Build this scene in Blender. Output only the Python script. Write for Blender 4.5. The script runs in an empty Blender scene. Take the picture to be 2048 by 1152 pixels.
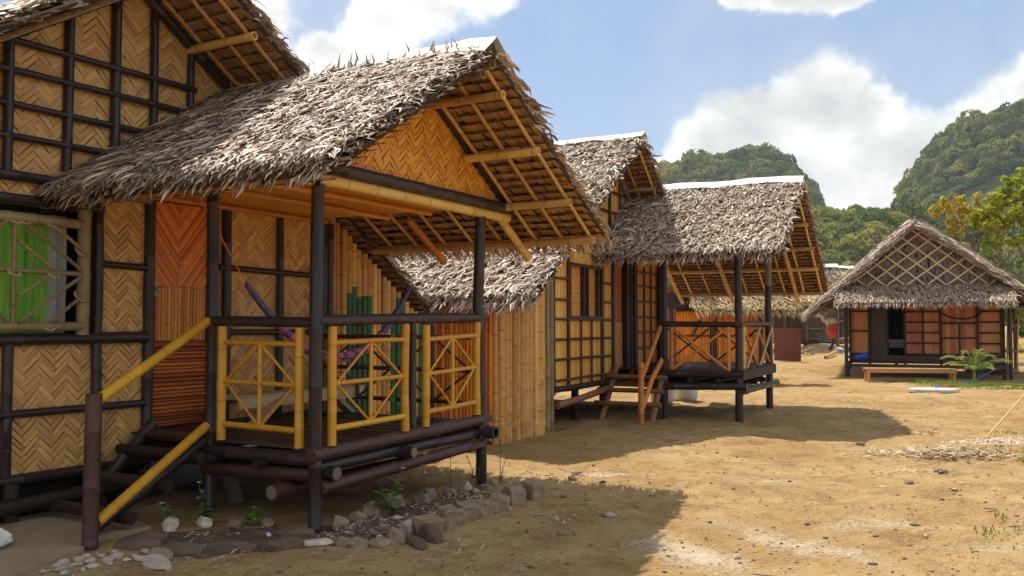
import bpy, bmesh, math, random
import numpy as np
from mathutils import Vector, Matrix

random.seed(7)
RNG = np.random.default_rng(11)
scene = bpy.context.scene
COL = scene.collection
R_ = math.radians
PI = math.pi

# ------------------------------------------------------------------ camera
F_PX, IMG_W, IMG_H = 1800.0, 2048.0, 1152.0
PITCH = math.atan(74 / F_PX)
PHI = R_(29.904)                       # view heading: X axis of the first hut lies 29.9 deg right of it
FH = np.array([math.cos(PHI), math.sin(PHI), 0.0])          # horizontal heading
RT = np.array([math.sin(PHI), -math.cos(PHI), 0.0])         # to the right
FW = FH * math.cos(PITCH) + np.array([0, 0, math.sin(PITCH)])
UP = np.cross(RT, FW)
CAM = np.array([-5.0526, -4.5698, 1.5])
cam_data = bpy.data.cameras.new("camera")
cam_data.sensor_width = 36.0
cam_data.lens = 36.0 * F_PX / IMG_W
cam_data.clip_start = 0.05
cam_data.clip_end = 20000
cam = bpy.data.objects.new("camera", cam_data)
COL.objects.link(cam)
M = Matrix.Identity(4)
for i in range(3):
    M[i][0], M[i][1], M[i][2], M[i][3] = RT[i], UP[i], -FW[i], CAM[i]
cam.matrix_world = M
scene.camera = cam
scene.render.engine = 'CYCLES'

def street(r, d, z=0.0):
    """street frame: r metres right of the lane axis, d metres along it"""
    p = CAM + RT * r + FH * d
    return (float(p[0]), float(p[1]), float(z))

# ------------------------------------------------------------------ light
SUN_TO = np.array([0.75, 1.02, 2.38]); SUN_TO = SUN_TO / np.linalg.norm(SUN_TO)
sun_el = math.asin(SUN_TO[2])
sun_az = math.atan2(SUN_TO[0], SUN_TO[1])          # clockwise from +Y
sd = bpy.data.lights.new("sun", 'SUN')
sd.energy = 3.5
sd.angle = R_(0.5)
sd.color = (1.0, 0.92, 0.79)
sun = bpy.data.objects.new("sun", sd)
COL.objects.link(sun)
sun.rotation_euler = Vector(-SUN_TO).to_track_quat('-Z', 'Y').to_euler()

class NT:
    """small helper for building node trees"""
    def __init__(s, tree):
        s.t = tree; s.n = tree.nodes; s.l = tree.links
    def node(s, typ, ins=None, **kw):
        nd = s.n.new(typ)
        for k, v in kw.items(): setattr(nd, k, v)
        if ins:
            for k, v in ins.items():
                if isinstance(v, bpy.types.NodeSocket): s.l.new(v, nd.inputs[k])
                else: nd.inputs[k].default_value = v
        return nd
    def math(s, op, a, b=None, c=None, clamp=False):
        nd = s.n.new('ShaderNodeMath'); nd.operation = op; nd.use_clamp = clamp
        for i, v in enumerate((a, b, c)):
            if v is None: continue
            if isinstance(v, bpy.types.NodeSocket): s.l.new(v, nd.inputs[i])
            else: nd.inputs[i].default_value = v
        return nd.outputs[0]
    def noise(s, vec, scale, detail=4, rough=0.55, dist=0.0):
        nd = s.node('ShaderNodeTexNoise', {'Scale': scale, 'Detail': detail, 'Roughness': rough, 'Distortion': dist})
        if vec is not None: s.l.new(vec, nd.inputs['Vector'])
        return nd.outputs['Fac']
    def mapping(s, vec, scale=(1, 1, 1), loc=(0, 0, 0), rot=(0, 0, 0)):
        nd = s.node('ShaderNodeMapping', {'Scale': scale, 'Location': loc, 'Rotation': rot})
        s.l.new(vec, nd.inputs['Vector']); return nd.outputs[0]
    def ramp(s, fac, stops, interp='LINEAR'):
        nd = s.n.new('ShaderNodeValToRGB'); cr = nd.color_ramp; cr.interpolation = interp
        while len(cr.elements) < len(stops): cr.elements.new(0.5)
        for e, (p, c) in zip(cr.elements, stops):
            e.position = p; e.color = c if len(c) == 4 else (*c, 1)
        s.l.new(fac, nd.inputs[0]); return nd.outputs[0]
    def mix(s, fac, a, b, mode='MIX'):
        nd = s.n.new('ShaderNodeMix'); nd.data_type = 'RGBA'; nd.blend_type = mode
        for k, v in ((0, fac), (6, a), (7, b)):
            if isinstance(v, bpy.types.NodeSocket): s.l.new(v, nd.inputs[k])
            else: nd.inputs[k].default_value = v if k == 0 else (*v[:3], 1)
        return nd.outputs[2]
    def mr(s, v, a, b, c, d, smooth=False):
        nd = s.n.new('ShaderNodeMapRange')
        if smooth: nd.interpolation_type = 'SMOOTHSTEP'
        s.l.new(v, nd.inputs[0])
        for i, x in zip((1, 2, 3, 4), (a, b, c, d)): nd.inputs[i].default_value = x
        return nd.outputs[0]

world = bpy.data.worlds.new("World")
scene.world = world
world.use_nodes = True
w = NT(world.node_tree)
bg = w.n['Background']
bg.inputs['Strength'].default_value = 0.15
sky = w.node('ShaderNodeTexSky', sky_type='NISHITA')
sky.sun_disc = False
sky.sun_elevation = sun_el
sky.sun_rotation = sun_az
sky.air_density = 1.0; sky.dust_density = 1.5; sky.ozone_density = 1.6
geo = w.node('ShaderNodeTexCoord').outputs['Generated']
sep = w.node('ShaderNodeSeparateXYZ', {0: geo})
el = w.math('ARCSINE', sep.outputs[2])
azn = w.math('ARCTAN2', sep.outputs[1], sep.outputs[0])
az = w.math('SUBTRACT', PHI, azn)                         # radians right of the lane heading
warp = w.node('ShaderNodeSeparateColor', {0: w.node('ShaderNodeTexNoise', {'Vector': geo, 'Scale': 7.0, 'Detail': 4, 'Roughness': 0.6}).outputs['Color']})
az = w.math('ADD', az, w.math('MULTIPLY', w.math('SUBTRACT', warp.outputs[0], .5), .085))
ew = w.math('ADD', el, w.math('MULTIPLY', w.math('SUBTRACT', warp.outputs[1], .5), .055))
wob = w.node('ShaderNodeTexNoise', {'Vector': geo, 'Scale': 13.0, 'Detail': 9, 'Roughness': 0.58})
wob2 = w.node('ShaderNodeTexNoise', {'Vector': geo, 'Scale': 3.0, 'Detail': 8, 'Roughness': 0.62})
# cumulus banks, with unseen ones added last for fill light: azimuth, elevation, half-width, half-height (radians)
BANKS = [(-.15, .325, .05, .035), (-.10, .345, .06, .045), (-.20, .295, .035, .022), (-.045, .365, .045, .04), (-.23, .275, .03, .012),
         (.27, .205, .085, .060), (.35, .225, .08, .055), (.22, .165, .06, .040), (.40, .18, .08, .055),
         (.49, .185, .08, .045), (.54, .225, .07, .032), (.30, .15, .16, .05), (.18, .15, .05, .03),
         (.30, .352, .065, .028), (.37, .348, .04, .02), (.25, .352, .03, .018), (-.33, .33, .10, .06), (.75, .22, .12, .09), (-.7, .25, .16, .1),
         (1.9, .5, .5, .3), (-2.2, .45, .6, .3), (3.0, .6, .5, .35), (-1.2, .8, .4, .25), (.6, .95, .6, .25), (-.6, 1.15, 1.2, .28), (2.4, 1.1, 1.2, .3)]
field = None
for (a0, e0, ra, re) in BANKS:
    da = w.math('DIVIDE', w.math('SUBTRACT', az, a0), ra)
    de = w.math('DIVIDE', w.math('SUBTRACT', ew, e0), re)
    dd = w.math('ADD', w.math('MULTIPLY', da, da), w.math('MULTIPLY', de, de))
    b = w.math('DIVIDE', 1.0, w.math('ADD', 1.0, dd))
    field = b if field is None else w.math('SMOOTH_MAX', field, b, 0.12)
nz = w.math('SUBTRACT', wob.outputs['Fac'], 0.5)
nz2 = w.math('SUBTRACT', wob2.outputs['Fac'], 0.5)
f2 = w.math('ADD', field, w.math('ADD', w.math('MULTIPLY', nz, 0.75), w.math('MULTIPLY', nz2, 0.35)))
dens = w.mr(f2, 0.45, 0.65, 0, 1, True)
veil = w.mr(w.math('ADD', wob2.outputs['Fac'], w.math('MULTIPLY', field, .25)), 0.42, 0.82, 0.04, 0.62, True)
lump = w.node('ShaderNodeTexNoise', {'Vector': w.mapping(geo, (1, 1, 1.8), (.02, .03, -.025)), 'Scale': 9.0, 'Detail': 5, 'Roughness': 0.55})
shade = w.mr(w.math('SUBTRACT', wob.outputs['Fac'], w.math('MULTIPLY', lump.outputs['Fac'], 1.0)), -0.24, 0.14, 0, 1)
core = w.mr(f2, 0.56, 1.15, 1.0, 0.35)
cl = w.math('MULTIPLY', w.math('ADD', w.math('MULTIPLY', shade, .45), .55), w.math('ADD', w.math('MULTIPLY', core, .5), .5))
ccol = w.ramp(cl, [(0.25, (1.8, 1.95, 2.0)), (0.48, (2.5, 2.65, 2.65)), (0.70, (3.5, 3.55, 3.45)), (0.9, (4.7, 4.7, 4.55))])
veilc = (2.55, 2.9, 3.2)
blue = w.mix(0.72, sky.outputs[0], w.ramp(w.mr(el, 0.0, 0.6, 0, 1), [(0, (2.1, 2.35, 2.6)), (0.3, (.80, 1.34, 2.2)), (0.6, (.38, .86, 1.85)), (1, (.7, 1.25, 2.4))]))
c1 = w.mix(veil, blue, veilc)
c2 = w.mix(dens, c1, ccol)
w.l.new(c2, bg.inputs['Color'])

scene.view_settings.view_transform = 'Standard'
scene.view_settings.look = 'None'
scene.view_settings.gamma = 1.0
scene.view_settings.exposure = 0.78

# ------------------------------------------------------------------ mesh helpers
class MB:
    """collects shapes that become ONE mesh object"""
    def __init__(s): s.v = []; s.f = []; s.uv = []; s.mi = []; s.n = 0; s.sm = []
    def add(s, v, f, uv=None, mi=0, smooth=False):
        """v (n,3); f list/array of faces; uv per face corner flat list or per vertex array"""
        v = np.asarray(v, float)
        s.v.append(v)
        for k, fc in enumerate(f):
            fc = tuple(int(i) for i in fc)
            s.f.append(tuple(i + s.n for i in fc))
            if uv is None: s.uv.extend((0.0, 0.0) for _ in fc)
            else: s.uv.extend((float(uv[i][0]), float(uv[i][1])) for i in fc)
            s.mi.append(mi if not hasattr(mi, '__len__') else int(mi[k])); s.sm.append(smooth)
        s.n += len(v)
        return s
    def box(s, c, size, rot=None, mi=0):
        hx, hy, hz = [q / 2 for q in size]
        p = np.array([(x, y, z) for x in (-hx, hx) for y in (-hy, hy) for z in (-hz, hz)])
        if rot is not None: p = p @ np.array(Matrix(rot).to_3x3() if not isinstance(rot, np.ndarray) else rot).T
        p = p + np.array(c)
        F = [(0, 1, 3, 2), (4, 6, 7, 5), (0, 4, 5, 1), (2, 3, 7, 6), (0, 2, 6, 4), (1, 5, 7, 3)]
        L = max(size)
        V, U, G = [], [], []
        for k, f in enumerate(F):
            q = p[list(f)]
            e1, e2 = q[1] - q[0], q[3] - q[0]
            l1, l2 = np.linalg.norm(e1), np.linalg.norm(e2)
            uu = [(0, 0), (0, l1), (l2, l1), (l2, 0)] if l1 >= l2 else [(0, 0), (l1, 0), (l1, l2), (0, l2)]
            V.extend(q); U.extend(uu); G.append(tuple(range(4 * k, 4 * k + 4)))
        return s.add(V, G, U, mi)
    def beam(s, p0, p1, wd, ht, mi=0, up=(0, 0, 1)):
        p0 = np.array(p0, float); p1 = np.array(p1, float); d = p1 - p0; L = np.linalg.norm(d); d = d / L
        u = np.array(up, float); sd_ = np.cross(d, u)
        if np.linalg.norm(sd_) < 1e-4: sd_ = np.array([1., 0, 0])
        sd_ /= np.linalg.norm(sd_); u = np.cross(sd_, d)
        Rm = np.stack([d, sd_, u], 1)
        return s.box((p0 + p1) / 2, (L, wd, ht), Rm, mi)
    def tube(s, pts, r, n=10, nodes=0.0, cap=True, mi=0, hollow=False, paint=None, bulge=1.09, jit=0.0):
        """round pole through pts; nodes = bamboo node spacing; paint=(z, material) paints below z"""
        pts = np.array(pts, float)
        seg = np.linalg.norm(np.diff(pts, axis=0), axis=1); cum = np.concatenate([[0], np.cumsum(seg)]); L = cum[-1]
        st = set(np.round(cum, 4).tolist())
        marks = {}
        if nodes > 0:
            t = nodes * RNG.uniform(.2, .9)
            while t < L - .03:
                marks[round(t, 4)] = bulge
                for o in (-.012, .012): marks[round(t + o, 4)] = 1.0
                t += nodes * RNG.uniform(.85, 1.2)
        if paint is not None:
            zz = pts[:, 2]
            if min(zz[0], zz[-1]) < paint[0] < max(zz[0], zz[-1]):
                tp = (paint[0] - zz[0]) / (zz[-1] - zz[0]) * L
                marks[round(tp, 4)] = 1.0
        ts = sorted(x for x in st | set(marks) if -1e-3 <= x <= L + 1e-3)
        C = np.stack([np.interp(ts, cum, pts[:, k]) for k in range(3)], 1)
        rr = np.array(r if hasattr(r, '__len__') else [r, r], float)
        rad = np.interp(np.array(ts) / L, np.linspace(0, 1, len(rr)), rr) * np.array([marks.get(round(x, 4), 1.0) for x in ts])
        if jit: rad = rad * RNG.uniform(1 - jit, 1 + jit, len(rad))
        T = np.gradient(C, axis=0); T /= np.linalg.norm(T, axis=1)[:, None] + 1e-9
        ref = np.array([0, 0, 1.]) if abs(T[0][2]) < .9 else np.array([1., 0, 0])
        V = []; U = []
        a = np.linspace(0, 2 * PI, n, endpoint=False)
        u0 = RNG.uniform(0, 10)
        sx = np.cross(T[0], ref); sx /= np.linalg.norm(sx)
        for k in range(len(ts)):
            sx = sx - T[k] * (sx @ T[k]); sx /= np.linalg.norm(sx); sy = np.cross(T[k], sx)
            ring = C[k] + rad[k] * (np.cos(a)[:, None] * sx + np.sin(a)[:, None] * sy)
            V.append(ring); U.extend([(u0 + j / n, ts[k]) for j in range(n)])
        V = np.concatenate(V)
        Fs = []; MI = []
        for k in range(len(ts) - 1):
            m_ = mi
            if paint is not None and (C[k][2] + C[k + 1][2]) / 2 < paint[0]: m_ = paint[1]
            for j in range(n):
                Fs.append((k * n + j, k * n + (j + 1) % n, (k + 1) * n + (j + 1) % n, (k + 1) * n + j)); MI.append(m_)
        s.add(V, Fs, U, MI, True)
        if cap:
            for k, sg in ((0, -1), (len(ts) - 1, 1)):
                ring = V[k * n:(k + 1) * n]
                if hollow:
                    inner = C[k] + (ring - C[k]) * .72; deep = inner - T[k] * sg * .05
                    vv = np.concatenate([ring, inner, deep])
                    ff = []
                    for j in range(n):
                        q = (j + 1) % n
                        ff.append((j, q, n + q, n + j) if sg > 0 else (q, j, n + j, n + q))
                        ff.append((n + j, n + q, 2 * n + q, 2 * n + j) if sg > 0 else (n + q, n + j, 2 * n + j, 2 * n + q))
                    ff.append(tuple(range(2 * n, 3 * n)))
                    s.add(vv, ff, [(0, 0)] * (3 * n), mi)
                else:
                    s.add(ring, [tuple(range(n)) if sg > 0 else tuple(range(n - 1, -1, -1))], [(0, 0)] * n, mi)
        return s
    def mesh(s, name):
        me = bpy.data.meshes.new(name)
        V = np.concatenate(s.v) if s.v else np.zeros((0, 3))
        fast_mesh(me, V, s.f, s.uv, s.mi, s.sm)
        return me
    def build(s, name, mats, parent=None, **kw):
        return link(name, s.mesh(name), mats, parent, **kw)

def fast_mesh(me, V, faces, uv=None, mi=None, sm=None):
    me.vertices.add(len(V)); me.vertices.foreach_set('co', np.asarray(V, np.float32).ravel())
    if isinstance(faces, np.ndarray):
        nf, k = faces.shape; loops = faces.ravel().astype(np.int32)
        starts = (np.arange(nf) * k).astype(np.int32)
    else:
        loops = np.fromiter((i for f in faces for i in f), np.int32)
        ln = np.fromiter((len(f) for f in faces), np.int32); nf = len(ln)
        starts = np.concatenate([[0], np.cumsum(ln)[:-1]]).astype(np.int32)
    me.loops.add(len(loops)); me.loops.foreach_set('vertex_index', loops)
    me.polygons.add(nf); me.polygons.foreach_set('loop_start', starts)
    if mi is not None: me.polygons.foreach_set('material_index', np.asarray(mi, np.int32))
    if sm is not None: me.polygons.foreach_set('use_smooth', np.asarray(sm, bool))
    if uv is not None:
        l = me.uv_layers.new(name='UVMap'); l.data.foreach_set('uv', np.asarray(uv, np.float32).ravel())
    me.update(calc_edges=True)
    if len(V) < 400000: me.validate()

def link(name, me, mats, parent=None, label=None, cat=None, group=None, kind=None):
    o = bpy.data.objects.new(name, me)
    for m in (mats if isinstance(mats, (list, tuple)) else [mats]): me.materials.append(m)
    COL.objects.link(o)
    if parent is not None: o.parent = parent
    return tag(o, label, cat, group, kind)

def tag(o, label=None, cat=None, group=None, kind=None):
    if label: o['label'] = label
    if cat: o['category'] = cat
    if group: o['group'] = group
    if kind: o['kind'] = kind
    return o

def thing(name, label, cat, loc=(0, 0, 0), rz=0.0, group=None):
    o = bpy.data.objects.new(name, None); COL.objects.link(o)
    o.empty_display_size = .2
    o.location = loc; o.rotation_euler = (0, 0, rz)
    return tag(o, label, cat, group)

def dup(src, loc, rz=0.0, scale=None, label=None, group=None):
    c = src.copy(); COL.objects.link(c); c.location = loc; c.rotation_euler = (0, 0, rz)
    if scale: c.scale = scale
    if label: c['label'] = label
    if group: c['group'] = group
    for ch in list(src.children):
        d = ch.copy(); COL.objects.link(d); d.parent = c
    return c

def lattice_noise(x, y, seed=0):
    xi = np.floor(x).astype(np.int64); yi = np.floor(y).astype(np.int64)
    fx = x - xi; fy = y - yi; fx = fx * fx * (3 - 2 * fx); fy = fy * fy * (3 - 2 * fy)
    def h(a, b):
        n = (a * 374761393 + b * 668265263 + seed * 1442695041) & 0xffffffff
        n = ((n ^ (n >> 13)) * 1274126177) & 0xffffffff
        return ((n ^ (n >> 16)) & 0xffff) / 65535.0
    return (h(xi, yi) * (1 - fx) + h(xi + 1, yi) * fx) * (1 - fy) + (h(xi, yi + 1) * (1 - fx) + h(xi + 1, yi + 1) * fx) * fy

def fbm(x, y, oct=4, seed=0):
    t = 0; a = .5
    for k in range(oct):
        t = t + a * (lattice_noise(x, y, seed + k) - .5); x = x * 2.03 + 13.1; y = y * 2.03 + 7.7; a *= .5
    return t

# ------------------------------------------------------------------ materials
def new_mat(name):
    m = bpy.data.materials.new(name); m.use_nodes = True
    t = NT(m.node_tree); b = t.n['Principled BSDF']
    return m, t, b

def simple(name, c1, c2, scale=8.0, rough=.7, bump=.2, var=.15, coord='Object', stretch=(1, 1, 1), spec=.3):
    """two tones mixed by noise, value shifted piece by piece, fine bump"""
    m, t, b = new_mat(name)
    tc = t.node('ShaderNodeTexCoord').outputs[coord]
    vec = t.mapping(tc, stretch)
    n1 = t.noise(vec, scale, 5, .6)
    col = t.mix(t.mr(n1, .3, .7, 0, 1), c1, c2)
    g = t.node('ShaderNodeNewGeometry')
    val = t.mr(g.outputs['Random Per Island'], 0, 1, 1 - var, 1 + var)
    hsv = t.node('ShaderNodeHueSaturation', {'Color': col, 'Value': val})
    t.l.new(hsv.outputs[0], b.inputs['Base Color'])
    b.inputs['Roughness'].default_value = rough
    b.inputs['Specular IOR Level'].default_value = spec
    if bump:
        n2 = t.noise(vec, scale * 4, 4, .6)
        bp = t.node('ShaderNodeBump', {'Strength': bump, 'Distance': .01, 'Height': n2})
        t.l.new(bp.outputs[0], b.inputs['Normal'])
    return m

def bamboo(name, c1, c2, rough=.45, var=.12, streak=.5, nodes=.33, spec=.4, nodedark=.55, mott=0.0, mottc=(.1, .05, .02)):
    """cane along the UV v axis: long streaks, faint node rings, pole to pole variation"""
    m, t, b = new_mat(name)
    uv = t.node('ShaderNodeUVMap').outputs[0]
    g = t.node('ShaderNodeNewGeometry'); oi = t.node('ShaderNodeObjectInfo')
    rnd = t.math('FRACT', t.math('ADD', g.outputs['Random Per Island'], oi.outputs['Random']))
    off = t.node('ShaderNodeCombineXYZ', {0: t.math('MULTIPLY', rnd, 37.0), 1: t.math('MULTIPLY', rnd, 11.0), 2: 0.0})
    vec = t.node('ShaderNodeVectorMath', {0: uv, 1: off.outputs[0]}, operation='ADD').outputs[0]
    n1 = t.noise(t.mapping(vec, (9, 1.3, 1)), 2.0, 5, .65)
    n2 = t.noise(t.mapping(vec, (40, 1.5, 1)), 2.0, 3, .6)
    f = t.math('ADD', t.math('MULTIPLY', n1, .7), t.math('MULTIPLY', n2, .3))
    col = t.mix(t.mr(f, .5 - streak * .4, .5 + streak * .4, 0, 1), c1, c2)
    if mott > 0:
        n4 = t.noise(t.mapping(vec, (3, 4, 1)), 3.0, 5, .7)
        col = t.mix(t.mr(n4, .55, .75, 0, mott), col, mottc)
    sv = t.node('ShaderNodeSeparateXYZ', {0: vec}).outputs[1]
    nd = t.math('ABSOLUTE', t.math('SUBTRACT', t.math('FRACT', t.math('DIVIDE', sv, nodes)), .5))
    ring = t.mr(nd, .0, .035, nodedark, 1.0)
    val = t.math('MULTIPLY', ring, t.mr(rnd, 0, 1, 1 - var, 1 + var))
    hsv = t.node('ShaderNodeHueSaturation', {'Color': col, 'Value': val, 'Hue': t.mr(rnd, 0, 1, .49, .51)})
    t.l.new(hsv.outputs[0], b.inputs['Base Color'])
    b.inputs['Roughness'].default_value = rough
    b.inputs['Specular IOR Level'].default_value = spec
    bp = t.node('ShaderNodeBump', {'Strength': .25, 'Distance': .004, 'Height': n2})
    t.l.new(bp.outputs[0], b.inputs['Normal'])
    return m

def leafmat(name, c1, c2, var=.3, rough=.75, trans=0.0, hue=.02):
    m, t, b = new_mat(name)
    g = t.node('ShaderNodeNewGeometry')
    rnd = g.outputs['Random Per Island']
    tc = t.node('ShaderNodeTexCoord').outputs['Object']
    n = t.noise(tc, .6, 3)
    col = t.mix(t.mr(t.math('ADD', t.math('MULTIPLY', rnd, .6), t.math('MULTIPLY', n, .4)), .2, .8, 0, 1), c1, c2)
    r2 = t.math('FRACT', t.math('MULTIPLY', rnd, 17.3))
    hsv = t.node('ShaderNodeHueSaturation', {'Color': col, 'Value': t.mr(r2, 0, 1, 1 - var, 1 + var), 'Hue': t.mr(rnd, 0, 1, .5 - hue, .5 + hue)})
    t.l.new(hsv.outputs[0], b.inputs['Base Color'])
    b.inputs['Roughness'].default_value = rough
    b.inputs['Specular IOR Level'].default_value = .2
    if trans > 0:
        tr = t.node('ShaderNodeBsdfTranslucent', {'Color': hsv.outputs[0]})
        mx = t.node('ShaderNodeMixShader', {0: trans, 1: b.outputs[0], 2: tr.outputs[0]})
        t.l.new(mx.outputs[0], t.n['Material Output'].inputs['Surface'])
    return m

MT = {}
MT['thatch'] = leafmat('thatch_weathered', (.235, .155, .10), (.63, .505, .385), .40, .5, 0.06, .015)
MT['thatch_straw'] = leafmat('thatch_straw', (.30, .19, .085), (.62, .46, .24), .38, .55, 0.08, .012)
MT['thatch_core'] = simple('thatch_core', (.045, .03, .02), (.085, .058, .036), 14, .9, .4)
MT['shingle'] = leafmat('shingle_under', (.37, .20, .085), (.46, .26, .115), .12, .7, .0, .012)
MT['shingle_dark'] = leafmat('shingle_under_dark', (.29, .165, .08), (.37, .215, .105), .12, .7, .0, .012)
MT['weave'] = bamboo('weave_pale', (.60, .325, .105), (.76, .465, .175), .5, .15, .9, 3.0, .35, 1.0)
MT['weave_orange'] = bamboo('weave_orange', (.76, .31, .028), (.90, .42, .06), .45, .11, .8, 3.0, .4, 1.0)
MT['weave_back'] = simple('weave_back', (.24, .13, .045), (.34, .19, .07), 10, .8, .2)
MT['dark'] = bamboo('dark_painted_bamboo', (.014, .0095, .0105), (.058, .040, .040), .36, .2, .7, .42, .45, .8, .25, (.05, .03, .025))
MT['stair'] = bamboo('worn_stair_cane', (.20, .085, .045), (.34, .16, .085), .5, .2, .8, .42, .35, .6, .5, (.10, .05, .035))
MT['brown'] = bamboo('brown_stained_pole', (.055, .026, .02), (.11, .055, .04), .42, .2, .7, .5, .4, .6, .4, (.03, .02, .018))
MT['cane'] = bamboo('natural_bamboo', (.55, .30, .085), (.76, .47, .16), .40, .2, .8, .36, .4, .5, .6, (.32, .17, .05))
MT['cane_wall'] = bamboo('weathered_bamboo_wall', (.50, .235, .05), (.82, .46, .14), .45, .30, .9, .36, .4, .45, .7, (.26, .13, .045))
MT['cane_orange'] = bamboo('varnished_bamboo', (.56, .20, .028), (.76, .32, .06), .38, .16, .7, .36, .45, .6, .4, (.24, .09, .02))
MT['cane_old'] = bamboo('aged_bamboo', (.21, .15, .075), (.34, .25, .13), .5, .15, .7, .36, .35, .6, .3, (.13, .09, .05))
MT['yellow'] = bamboo('yellow_painted_bamboo', (.58, .27, .018), (.72, .37, .035), .38, .08, .7, .4, .4, .7, .5, (.42, .20, .03))
MT['green'] = bamboo('green_painted_bamboo', (.012, .085, .025), (.025, .14, .045), .4, .15, .5, .36, .45, .8)
MT['orange_slat'] = bamboo('orange_slat', (.78, .20, .012), (.92, .33, .035), .4, .2, .8, .5, .45, .7, .3, (.22, .06, .012))
MT['red_slat'] = bamboo('door_slat', (.56, .135, .012), (.80, .23, .025), .4, .3, .9, .6, .45, .7, .35, (.14, .04, .012))
MT['door_dark'] = bamboo('door_slat_dark', (.34, .085, .02), (.56, .17, .035), .42, .35, .9, .6, .4, .7, .5, (.06, .022, .012))
MT['panel_slat'] = bamboo('wall_slat', (.64, .31, .05), (.84, .46, .095), .45, .18, .8, .5, .4, .7, .35, (.34, .17, .05))
MT['panel_red'] = bamboo('reddish_wall_slat', (.46, .17, .07), (.66, .28, .11), .55, .2, .8, .6, .3, .75, .4, (.22, .10, .05))
MT['plank'] = bamboo('raw_plank', (.42, .29, .15), (.58, .42, .24), .6, .12, .8, 9, .3, 1.0)
MT['bench'] = bamboo('bench_plank', (.50, .25, .10), (.62, .35, .16), .55, .1, .8, 9, .3, 1.0)
MT['deck'] = bamboo('dark_deck_slat', (.03, .017, .012), (.075, .042, .028), .4, .3, .8, .5, .4, .8)
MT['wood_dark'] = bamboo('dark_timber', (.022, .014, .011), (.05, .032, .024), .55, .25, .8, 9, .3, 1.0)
MT['wood_grey'] = bamboo('grey_timber', (.16, .12, .085), (.26, .20, .15), .7, .2, .8, 9, .25, 1.0)
MT['ridge'] = simple('galvanised_ridge', (.60, .59, .57), (.84, .84, .83), 5, .5, .3, .06)
MT['stone'] = simple('kerb_stone', (.19, .135, .085), (.37, .285, .195), 9, .9, .7, .22)
MT['stone_pale'] = simple('pale_stone', (.30, .25, .19), (.52, .45, .36), 7, .85, .4, .15)
MT['shell'] = simple('white_shell', (.42, .34, .26), (.72, .62, .52), 12, .6, .4, .1)
MT['brick'] = simple('earth_brick', (.10, .068, .045), (.17, .12, .08), 12, .95, .8, .2)
MT['gravel'] = simple('gravel_bits', (.13, .09, .055), (.40, .33, .24), 3, .9, .3, .55)
MT['slab'] = simple('poured_slab', (.27, .205, .125), (.40, .31, .20), 2.2, .85, .35)
MT['concrete'] = simple('concrete_grey', (.40, .38, .35), (.56, .54, .5), 6, .85, .4)
MT['lime'] = simple('lime_patch', (.52, .46, .37), (.72, .67, .58), 8, .95, .6)
MT['rust'] = simple('rust_board', (.155, .05, .032), (.21, .075, .045), 4, .6, .15)
MT['hull'] = simple('maroon_board', (.23, .085, .065), (.32, .13, .10), 4, .6, .15)
MT['sack'] = simple('sack_weave', (.62, .61, .58), (.78, .77, .74), 16, .7, .35)
MT['bluebag'] = simple('blue_plastic', (.02, .07, .42), (.05, .14, .62), 8, .35, .5)
MT['whitebag'] = simple('white_plastic', (.62, .62, .58), (.76, .77, .72), 9, .35, .5)
MT['redcloth'] = simple('red_plastic', (.62, .07, .05), (.75, .13, .09), 12, .4, .4)
MT['bluehose'] = simple('blue_hose', (.02, .13, .55), (.04, .2, .66), 3, .35, 0)
MT['redhose'] = simple('red_hose', (.45, .10, .05), (.55, .14, .07), 3, .4, 0)
MT['rope'] = simple('orange_rope', (.70, .22, .03), (.82, .30, .05), 60, .7, .3)
MT['cord'] = simple('dark_cord', (.02, .014, .012), (.04, .03, .025), 40, .8, .2)
MT['metal'] = simple('door_metal', (.30, .29, .27), (.42, .40, .38), 20, .35, .1)
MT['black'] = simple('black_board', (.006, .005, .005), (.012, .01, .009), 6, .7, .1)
MT['mattress'] = simple('grey_blue_cloth', (.30, .33, .40), (.42, .45, .52), 9, .9, .3)
MT['flower'] = simple('violet_petal', (.55, .28, .62), (.74, .46, .78), 30, .6, 0)
MT['flower_pale'] = simple('pale_petal', (.72, .55, .72), (.82, .68, .8), 30, .6, 0)
MT['herb'] = leafmat('herb_leaf', (.09, .22, .04), (.20, .40, .08), .25, .5, .3)
MT['stem'] = simple('herb_stem', (.09, .10, .04), (.15, .13, .06), 20, .8, 0)
MT['stem_dry'] = simple('dry_stem', (.08, .05, .03), (.13, .09, .05), 20, .9, 0)
MT['palm'] = leafmat('palm_leaf', (.20, .30, .06), (.46, .50, .15), .2, .45, .3)
MT['grass'] = leafmat('grass_blade', (.14, .22, .035), (.28, .34, .07), .3, .6, .3)
MT['litter'] = leafmat('dry_litter', (.28, .19, .10), (.62, .50, .34), .35, .8)
MT['leaf_lime'] = leafmat('lime_leaf', (.22, .30, .02), (.48, .48, .05), .3, .55, .4, .02)
MT['leaf_amber'] = leafmat('amber_leaf', (.42, .30, .035), (.56, .50, .08), .3, .55, .4, .03)
MT['leaf_deep'] = leafmat('deep_leaf', (.07, .12, .025), (.18, .23, .05), .35, .55, .3, .02)
MT['bark'] = simple('tree_bark', (.12, .09, .065), (.22, .175, .13), 9, .9, .6, .1, 'Object', (1, 1, .3))
MT['hill'] = simple('hill_soil', (.06, .07, .022), (.10, .11, .036), .05, .95, .2)
MT['cliff'] = simple('cliff_rock', (.16, .15, .15), (.30, .29, .28), .3, .95, .6)

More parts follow.
